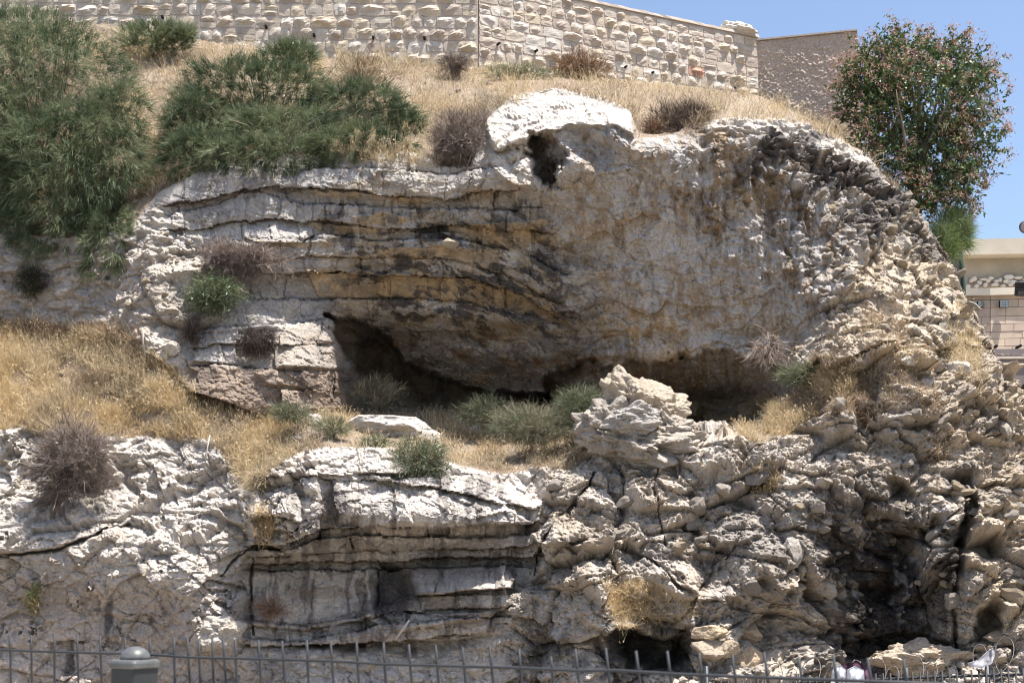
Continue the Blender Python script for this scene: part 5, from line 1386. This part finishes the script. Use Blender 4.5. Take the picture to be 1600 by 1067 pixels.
dry([(118, 722, 20.2, 60, 58, 0.5)], 9500, "round dry bush hanging on the white rock at lower left", 43, P1 * 0.75, P2 * 1.0, (0.10, 0.26), root=place(120, 700, 20.6))
dry([(388, 412, 21.75, 52, 26, 0.3), (345, 405, 21.7, 26, 24, 0.25)], 6500, "straggly grey dry bush on the bedded rock", 44, P1 * 1.3, P2 * 1.3, root=place(370, 400, 22.0))
dry([(903, 112, 28.0, 46, 30, 0.4)], 5200, "brown seeded dry bush against the foot of the stone wall", 45, np.array([0.22, 0.13, 0.08]), np.array([0.32, 0.22, 0.13]), root=place(903, 135, 28.0))
dry([(1290, 775, 20.2, 28, 34, 0.25)], 3600, "dark dry bush on the rocks left of the burnt hollow", 46, P1 * 0.7, P2 * 0.8, (0.08, 0.2), root=place(1290, 760, 20.5))
dry([(1020, 205, 22.2, 16, 16, 0.2)], 900, "small reddish dry tuft beside the brow rock", 47, np.array([0.2, 0.12, 0.08]), np.array([0.3, 0.2, 0.12]), (0.06, 0.16))
dry([(710, 103, 26.9, 22, 14, 0.25)], 1300, "small dark dry bush below the straight joint of the wall", 48, P1, P2)
dry([(405, 532, 21.5, 30, 20, 0.12)], 2600, "dark dead root mat hanging under the bedded ledge", 49, P1 * 0.4, P1 * 0.8, (0.08, 0.2), bias=(0, -0.1, -1.2))
dry([(300, 515, 21.5, 12, 22, 0.1)], 1100, "brown dead tuft beside the white block at the foot of bedded rock", 50, P1 * 0.5, P1, (0.06, 0.16), bias=(0, -0.1, -1.0))
dry([(52, 438, 22.5, 24, 22, 0.15)], 1800, "dark clump clinging to the shaded rock under the huge shrub", 51, P1 * 0.5, G1 * 0.5, (0.08, 0.18), bias=(0, -0.1, -0.8))
dry([(843, 232, 22.2, 13, 22, 0.15), (857, 268, 22.1, 14, 24, 0.15)], 1500, "dark hanging clump inside the hollow under the brow", 52, np.array([0.04, 0.05, 0.03]), P1 * 0.6, (0.1, 0.24), bias=(0, -0.2, -0.9))
dry([(425, 950, 20.1, 26, 14, 0.12)], 700, "sparse reddish dry twigs at the left end of the streaked wall", 53, np.array([0.26, 0.15, 0.1]), P2 * 1.2, (0.08, 0.2), wid=0.006)
dry([(1200, 545, 21.9, 30, 22, 0.15)], 420, "bare pale twigs drooping on the face right of the ochre patch", 54, P2 * 1.3, P2 * 1.8, (0.15, 0.35), wid=0.006, bias=(0, 0, -0.9))
dry([(1200, 905, 20.0, 18, 12, 0.1)], 500, "dark little thorny tuft left of the burnt hollow", 55, P1 * 0.8, P1, (0.05, 0.12))
dry([(52, 935, 19.95, 10, 22, 0.1)], 900, "small olive tuft growing from the lower left rock", 56, OLIVE * 0.8, np.array([0.3, 0.24, 0.12]), (0.05, 0.12))
dry([(560, 125, 24.2, 55, 30, 0.3)], 3200, "brown flecked dry bush behind the wide green shrub", 57, np.array([0.28, 0.2, 0.13]), np.array([0.5, 0.4, 0.25]), (0.1, 0.24))
def green(lobes, n, label, seed, c1=G1, c2=G2, Ln=(0.10, 0.26), root=None, wid=0.0065, **k):
    n = int(n * 1.4); c1 = np.asarray(c1) * 0.62 + np.array([0.075, 0.068, 0.05]); c2 = np.asarray(c2) * 0.62 + np.array([0.095, 0.085, 0.06])
    return shrub("green_bush", lobes, n, label, "bush", seed, c1, c2, Ln, wid, 0.4, M_BROOM, stems=24, root=root, segs=3, curl=0.6, clump=(0.65, 0.35), lumpy=0.6, **k)
green([(655, 725, 20.1, 42, 34, 0.3)], 2600, "loose olive green bush hanging below the white slab", 61, G2 * 0.8, np.array([0.32, 0.30, 0.2]), bias=(0, -0.2, -0.3), leafy=1600, leafcol=(0.12, 0.15, 0.08))
green([(335, 462, 21.55, 38, 26, 0.25)], 2200, "green leafy bush on the bedded rock under the grey dry bush", 62, G1, G2 * 1.2, bias=(0, -0.2, -0.5), leafy=1400, leafcol=(0.11, 0.16, 0.07))
green([(830, 668, 21.4, 62, 26, 0.4)], 3600, "low grey green bush in the middle of the ledge", 63, G1 * 1.5, np.array([0.32, 0.30, 0.20]), upw=0.5)
green([(905, 640, 21.5, 36, 26, 0.3)], 2800, "grey green bush on the ledge against the knobby boulder", 64, G1 * 1.3, G2 * 1.15, upw=0.5)
green([(760, 645, 22.3, 40, 18, 0.3)], 1300, "green wiry bush at the edge of the cave shade", 65, G1, G2, upw=0.6)
green([(590, 618, 22.9, 40, 24, 0.4)], 900, "grey shaded weeds standing in the cave mouth", 66, G1 * 0.8, np.array([0.3, 0.26, 0.18]), upw=0.9)
green([(1262, 588, 21.5, 45, 14, 0.2)], 1500, "thin green broom sprig at the right end of the long hollow", 67, G3, G2, upw=0.3, bias=(-0.6, -0.1, 0))
green([(1095, 290, 0, 1, 1, 1)][:0] or [(588, 692, 20.4, 24, 8, 0.15)], 700, "little green tuft under the white slab", 68, G2, G3, (0.06, 0.14))
green([(455, 645, 21.0, 30, 12, 0.2)], 900, "low green weeds at the foot of the pink bedded rock", 69, G2 * 0.8, G2, (0.08, 0.2))
green([(520, 668, 20.9, 30, 14, 0.2)], 1200, "pale green weeds left of the white slab", 70, G2 * 1.1, np.array([0.4, 0.38, 0.24]), (0.06, 0.16))
green([(810, 118, 26.5, 60, 14, 0.3)], 2200, "low pale green weeds near the middle of the wall's foot", 71, G2, np.array([0.34, 0.33, 0.2]), (0.08, 0.2))

# thin sticks
def stick(pts, d, r_, label):
    P_ = [place(u, v, dd) for (u, v), dd in zip(pts, d)]
    V, Fs = tube_vf(P_, r_, 6); o = mesh_np("stick", V, Fs, M_STICK, None, smooth=True, loc=tuple(P_[0])); tag(o, label, "stick")
M_STICK = simple_mat("weathered_wood", (0.45, 0.40, 0.34), 0.8)
stick([(225, 515), (223, 530), (227, 556)], [21.3, 21.3, 21.3], 0.014, "thin pale stick standing upright at the right end of grassy mound")
stick([(328, 680), (324, 700), (318, 740)], [20.3, 20.25, 20.2], 0.010, "thin grey stick leaning on the white rock below the grassy mound")
stick([(640, 968), (628, 985), (618, 998)], [19.9, 19.9, 19.9], 0.018, "short dark stick lying against the lower bedded rock")

# ---- tree on the right-hand crest
def tree():
    rng = np.random.default_rng(77)
    base = place(1432, 318, 24.6)
    e = empty("tree", tuple(base)); bpy.context.view_layer.update()
    tag(e, "round leafy tree with rust pink seed sprays at the right end of the cliff top", "tree")
    lobes = [(1445, 150, 25.0, 124, 104, 1.25), (1375, 160, 25.2, 72, 82, 0.8), (1462, 250, 24.6, 66, 85, 0.8), (1400, 85, 25.3, 62, 52, 0.6), (1495, 110, 25.0, 62, 62, 0.7), (1520, 215, 24.8, 50, 66, 0.6), (1500, 290, 24.5, 36, 42, 0.4), (1395, 262, 24.6, 48, 42, 0.4), (1365, 120, 25.2, 58, 58, 0.6), (1360, 215, 24.6, 36, 32, 0.4), (1440, 305, 24.2, 42, 38, 0.35)]
    L_ = [(place(u, v, d), np.array([ru * d / FPX, rd, rv * d / FPX])) for (u, v, d, ru, rv, rd) in lobes]
    w = np.array([r[0] * r[2] for c, r in L_]); w /= w.sum()
    nt = 1650
    ii = rng.choice(len(L_), nt, p=w); C = np.array([c for c, r in L_])[ii]; Rr = np.array([r for c, r in L_])[ii]
    S = rng.normal(size=(nt, 3)); S /= np.linalg.norm(S, axis=1, keepdims=True)
    rad = 0.25 + 0.75 * rng.random(nt) ** 0.55 + 0.10 * rng.normal(size=nt) * (rng.random(nt) < 0.5)
    T = C + S * Rr * rad[:, None]
    cen = place(1435, 200, 24.9)
    out = T - cen; out /= np.linalg.norm(out, axis=1, keepdims=True)
    # trunk and limbs
    tb = Bag()
    pts = [base - np.array([0, 0, 0.4]), place(1430, 295, 24.6), place(1436, 255, 24.75), place(1440, 215, 24.9)]
    V, Fs = tube_vf(pts, [0.10, 0.085, 0.07, 0.06], 10)
    mesh_np("trunk", V, Fs, M_BARK, e, smooth=True)
    for k, (u, v, d) in enumerate([(1350, 110, 25.2), (1395, 60, 25.3), (1430, 55, 25.1), (1480, 70, 25.0), (1530, 120, 24.9), (1550, 190, 24.8), (1510, 260, 24.6), (1345, 190, 24.9), (1465, 290, 24.3), (1400, 140, 24.2), (1480, 160, 24.1), (1440, 110, 24.3)]):
        s = np.array(pts[1 + k % 3]); t = place(u, v, d)
        mid = s * 0.5 + t * 0.5 + np.array([rng.normal() * 0.08, rng.normal() * 0.08, 0.10])
        q1 = s * 0.75 + mid * 0.25 + rng.normal(size=3) * 0.03; q2 = (mid + t) / 2 + rng.normal(size=3) * 0.06
        V, Fs = tube_vf([s, q1, mid, q2, t], [0.045, 0.036, 0.026, 0.016, 0.006], 6); mesh_np("branch", V, Fs, M_BARK, e, smooth=True)
    # twigs
    tw = Bag(); Dv = out * 0.7 + np.array([0, 0, 0.35]) + rng.normal(size=(nt, 3)) * 0.35
    LnT = 0.25 + 0.25 * rng.random(nt); sg = 5
    res = strands(T - Dv / np.linalg.norm(Dv, axis=1, keepdims=True) * 0.25, Dv, LnT + 0.1, 0.009, 0.25, sg, (0.12, 0.075, 0.055), rng, 0.35, 0.4, 0.3)
    tw.add(res); tw.build("twigs", M_TWIG, e)
    tp = res[0].reshape(nt, (sg + 1) * 2, 3)
    # leaves along twigs
    lf = Bag(); nl = 17
    ti = np.repeat(np.arange(nt), nl); kk = rng.random(len(ti)) * sg; k0 = np.minimum(kk.astype(int), sg - 1); f = (kk - k0)[:, None]
    Pp = tp[ti, k0 * 2] * (1 - f) + tp[ti, k0 * 2 + 2] * f + rng.normal(size=(len(ti), 3)) * 0.012
    shade = rng.random(len(ti))
    c = np.where((shade < 0.2)[:, None], np.array([0.17, 0.22, 0.07]), np.array([0.070, 0.115, 0.042]))
    c = np.where((shade > 0.96)[:, None], np.array([0.24, 0.10, 0.05]), c)
    kp = rng.random(len(ti)) < 0.88
    m = len(ti)
    Dl = rng.normal(size=(m, 3)) * 0.8 + np.array([0, -0.1, 0.0])
    L0 = 0.05 + 0.04 * rng.random(m)
    V, F, Cc_ = strands(Pp, Dl, L0, 0.030, 0.3, 3, c, rng, 0.25, 0.25, 0.35)
    # leaf outline: widen the middle
    Vr = V.reshape(m, 4, 2, 3); mid = Vr.mean(2, keepdims=True); wv = np.array([0.35, 1.15, 1.1, 0.2]) / np.linspace(1, 0.25, 4)
    Vr = mid + (Vr - mid) * wv[None, :, None, None]
    lf.add((Vr.reshape(-1, 3), F, Cc_)); lf.build("leaves", M_LEAF, e)
    # seed sprays at the outside
    sp = Bag(); outer = np.where((rad > 0.72))[0]; ch = rng.choice(outer, min(760, len(outer)), replace=False); ns = 17
    ti = np.repeat(ch, ns); m = len(ti)
    P1_ = tp[ti, (sg) * 2] + rng.normal(size=(m, 3)) * 0.045
    c = np.where((rng.random(m) < 0.6)[:, None], np.array([0.40, 0.22, 0.18]), np.array([0.46, 0.33, 0.25]))
    sp.add(strands(P1_, rng.normal(size=(m, 3)), 0.04 + 0.03 * rng.random(m), 0.016, 0.3, 2, c, rng, 0.3, 0.5, 0.3)); sp.build("seed_sprays", M_STRAW, e)
M_BARK = simple_mat("grey_bark", (0.20, 0.16, 0.125), 0.9, bump=0.5)
tree()
# ================================================================== LOOSE AND BEDDED STONES
rr = np.random.default_rng(99)
# shared stone meshes
VAR = []
for k in range(14):
    V, F = rock_mesh(700 + k, 2 if k < 10 else 3, (1, 0.8, 0.75), 0.20, 11, 0.62)
    VAR.append((V, F))
stone_meshes = {}
palette = [(0.58, 0.53, 0.46), (0.46, 0.42, 0.37), (0.50, 0.42, 0.31), (0.36, 0.33, 0.30), (0.20, 0.185, 0.17)]
for k, (V, F) in enumerate(VAR):
    for c, colr in enumerate(palette):
        me = bpy.data.meshes.new("stone")
        me.from_pydata([tuple(x) for x in V], [], [tuple(int(i) for i in f) for f in F]); me.update()
        at = me.color_attributes.new("Col", 'FLOAT_COLOR', 'POINT'); cc = np.ones((len(V), 4), np.float32); cc[:, :3] = colr
        at.data.foreach_set("color", cc.ravel()); me.materials.append(M_ROCK)
        stone_meshes[(k, c)] = me
def bed(parent, u, v, size, k, c, sink=0.35, squash=1.0, up=False):
    p, n = surf(u, v); p = p[0]; n = n[0]
    o = bpy.data.objects.new("stone", stone_meshes[(k, c)])
    s = size
    o.scale = (s * (0.8 + 0.5 * rr.random()), s * (0.8 + 0.4 * rr.random()), s * squash * (0.6 + 0.5 * rr.random()))
    o.rotation_euler = (rr.normal() * 0.35, rr.normal() * 0.35, rr.random() * 6.28)
    pos = p + n * s * (0.5 - sink) - np.array([0, s * 0.15, 0])
    o.location = tuple(pos)
    COL.objects.link(o); o.parent = parent
def scatter(parent, pts, n, smin, smax, cw, seed, regs=(1, 3), sink=0.35, squash=1.0):
    rs = np.random.default_rng(seed); a = np.array(pts, float); lo, hi = a.min(0), a.max(0); k = 0
    while k < n:
        u, v = rs.uniform(lo[0], hi[0]), rs.uniform(lo[1], hi[1])
        if not in_poly(np.array([u]), np.array([v]), pts)[0] or region(u, v)[0] not in regs: 
            if rs.random() < 0.001: break
            continue
        bed(parent, u, v, smin + (smax - smin) * rs.random() ** 2.5, int(rs.integers(14)), int(rs.choice(5, p=cw)), sink, squash); k += 1
scatter(g_cliff, [(240, 360), (310, 380), (330, 430), (300, 540), (235, 540), (205, 480), (220, 400)], 60, 0.03, 0.09, (0.6, 0.1, 0.3, 0, 0), 1)
scatter(g_cliff, [(1280, 400), (1420, 300), (1480, 420), (1520, 520), (1440, 620), (1380, 560), (1320, 500)], 110, 0.05, 0.16, (0.4, 0.25, 0.3, 0.05, 0), 2)
scatter(g_cliff, [(1150, 230), (1300, 240), (1430, 360), (1400, 420), (1300, 340), (1200, 280)], 40, 0.05, 0.14, (0.1, 0.3, 0.2, 0.3, 0.1), 3)
scatter(g_lower, [(1330, 570), (1440, 580), (1560, 600), (1600, 640), (1600, 1040), (1500, 1040), (1450, 760), (1380, 700), (1300, 660)], 75, 0.05, 0.24, (0.4, 0.3, 0.25, 0.05, 0), 4)
scatter(g_lower, [(860, 760), (1000, 720), (1250, 740), (1340, 800), (1300, 930), (1150, 930), (900, 900)], 60, 0.05, 0.24, (0.35, 0.35, 0.25, 0.05, 0), 5)
scatter(g_lower, [(1260, 800), (1440, 800), (1440, 960), (1280, 1000)], 40, 0.03, 0.10, (0.1, 0.2, 0.2, 0.3, 0.2), 6)
scatter(g_lower, [(0, 670), (80, 690), (70, 720), (0, 730)], 40, 0.03, 0.08, (0.7, 0.2, 0.1, 0, 0), 7, squash=0.6)

scatter(g_hill, [(300, 120), (740, 125), (1160, 170), (980, 165), (760, 180), (640, 200), (480, 120)], 36, 0.03, 0.10, (0.5, 0.2, 0.3, 0, 0), 8, regs=(0,))
scatter(g_ledge, [(0, 530), (200, 545), (380, 680), (560, 680), (900, 660), (860, 730), (700, 715), (470, 700), (380, 730), (60, 670)], 70, 0.025, 0.09, (0.6, 0.1, 0.3, 0, 0), 9, regs=(2,))
def loose(u, v, wpx, hpx, seed, col, label, cat="rock", sub=4, rot=0, depth=None, fwd=0.05, name="rock", rough=0.12, dist=None):
    p, n = surf(u, v); d = dist or p[0][1]; k = d / FPX
    dd = d - fwd
    return add_rock(name, u, v, dd, (wpx * k * 0.62, (depth or wpx * k * 0.55), hpx * k * 0.66), seed, sub, col, label, cat, rot=rot, rough=rough, mat=M_ROCK)
W = (0.60, 0.56, 0.50); BF = (0.58, 0.47, 0.34); GY = (0.46, 0.43, 0.39)
loose(1320, 716, 23, 19, 801, (0.62, 0.60, 0.57), "smooth white stone lying on dark rubble above the burnt rock", rot=30, rough=0.05)
loose(1137, 662, 34, 28, 802, BF, "buff boulder in the gap between knobby boulder and grassy slope", rot=-10)
loose(1106, 654, 24, 24, 803, BF, "small buff stone left of the boulder in the gap")
loose(1082, 640, 34, 34, 804, (0.55, 0.46, 0.35), "buff rock on the rim just right of the knobby boulder", rot=30)
loose(1170, 640, 26, 26, 805, BF, "buff stone at the top of the grassy slope beside the gap")
loose(1003, 644, 118, 86, 833, (0.54, 0.475, 0.385), "pale buff knobby rock head rising from the ledge in front of the long hollow", sub=6, fwd=0, rough=0.30, dist=21.0)
loose(990, 692, 160, 74, 834, (0.48, 0.44, 0.385), "broad broken base of the knobby rock head", sub=6, fwd=0, rough=0.32, dist=20.9)
loose(948, 664, 84, 60, 831, (0.47, 0.43, 0.38), "buff shoulder of broken rock left of and below the knobby rock head", sub=5, fwd=0, rough=0.35, dist=20.8)
loose(1048, 676, 70, 56, 832, (0.50, 0.455, 0.40), "buff shoulder of broken rock right of and below the knobby rock head", sub=5, fwd=0, rough=0.35, dist=20.75)
loose(994, 655, 92, 42, 806, (0.50, 0.475, 0.44), "big grey pitted boulder jutting from the knobby rock head", sub=5, dist=20.45, fwd=0, rough=0.25)
loose(606, 671, 142, 44, 807, (0.68, 0.65, 0.61), "long flat white slab lying on the ledge", sub=5, fwd=0.12, rot=3, rough=0.10)
loose(668, 690, 34, 30, 808, W, "white rock at the right end of the flat slab", sub=4, fwd=0.1)
loose(493, 660, 26, 22, 809, W, "small pale rock in dry grass left of the flat slab")
loose(742, 674, 18, 13, 810, W, "small white stone in dry grass right of the flat slab", fwd=0.1)
loose(1418, 562, 26, 18, 811, W, "white angular stone lying on the boulder slope above the brown weeds", rough=0.05)
loose(1365, 528, 46, 22, 812, (0.50, 0.43, 0.34), "oval buff boulder among rubble at the top of right slope", rot=-25)
loose(1490, 585, 44, 40, 813, W, "large whitish boulder near the right-hand cliff edge", sub=5)
loose(1452, 608, 40, 26, 814, W, "pale rounded boulder just left of the large whitish one", sub=4, rot=-20)
loose(270, 545, 28, 18, 815, W, "white angular stone at the right edge of grassy mound", rot=-15)
loose(195, 592, 12, 8, 816, GY, "small grey stone in the middle of grassy mound")
loose(1405, 385, 30, 28, 817, (0.5, 0.47, 0.42), "grey rounded rock bulging near the right crest", sub=4)
loose(1108, 990, 44, 22, 818, BF, "flat buff stone resting on the heap at bottom, leftmost")
loose(1165, 985, 46, 28, 819, BF, "buff stone topmost of the heap at bottom")
loose(1108, 1014, 44, 26, 820, (0.50, 0.43, 0.34), "brownish stone in the middle of the heap at bottom")
loose(1172, 1030, 46, 34, 821, BF, "large buff stone lowest in the heap at bottom", sub=4)
loose(1140, 1012, 30, 22, 822, (0.5, 0.42, 0.32), "small stone wedged between the heap stones at bottom")
loose(1238, 860, 30, 40, 823, GY, "upright grey stone on the rocks left of the burnt hollow", sub=4)
loose(1290, 920, 30, 22, 824, GY, "grey stone at the left rim of the burnt hollow", sub=4)
loose(345, 990, 60, 40, 825, W, "bright white rock knob behind the fence at lower left", sub=5, fwd=0.1, rough=0.2)
loose(1440, 1035, 110, 45, 826, (0.56, 0.48, 0.38), "pale rock heap behind the barbed wire at lower right", sub=5, fwd=0.2, rough=0.3)
loose(700, 380, 28, 16, 827, (0.5, 0.44, 0.36), "pinkish block sticking out of the bedded rock over a dark slot", fwd=0.0, sub=3, rough=0.05)
loose(765, 133, 11, 8, 828, (0.5, 0.38, 0.34), "small pinkish stone on the slope above the brow rock", fwd=0.1)
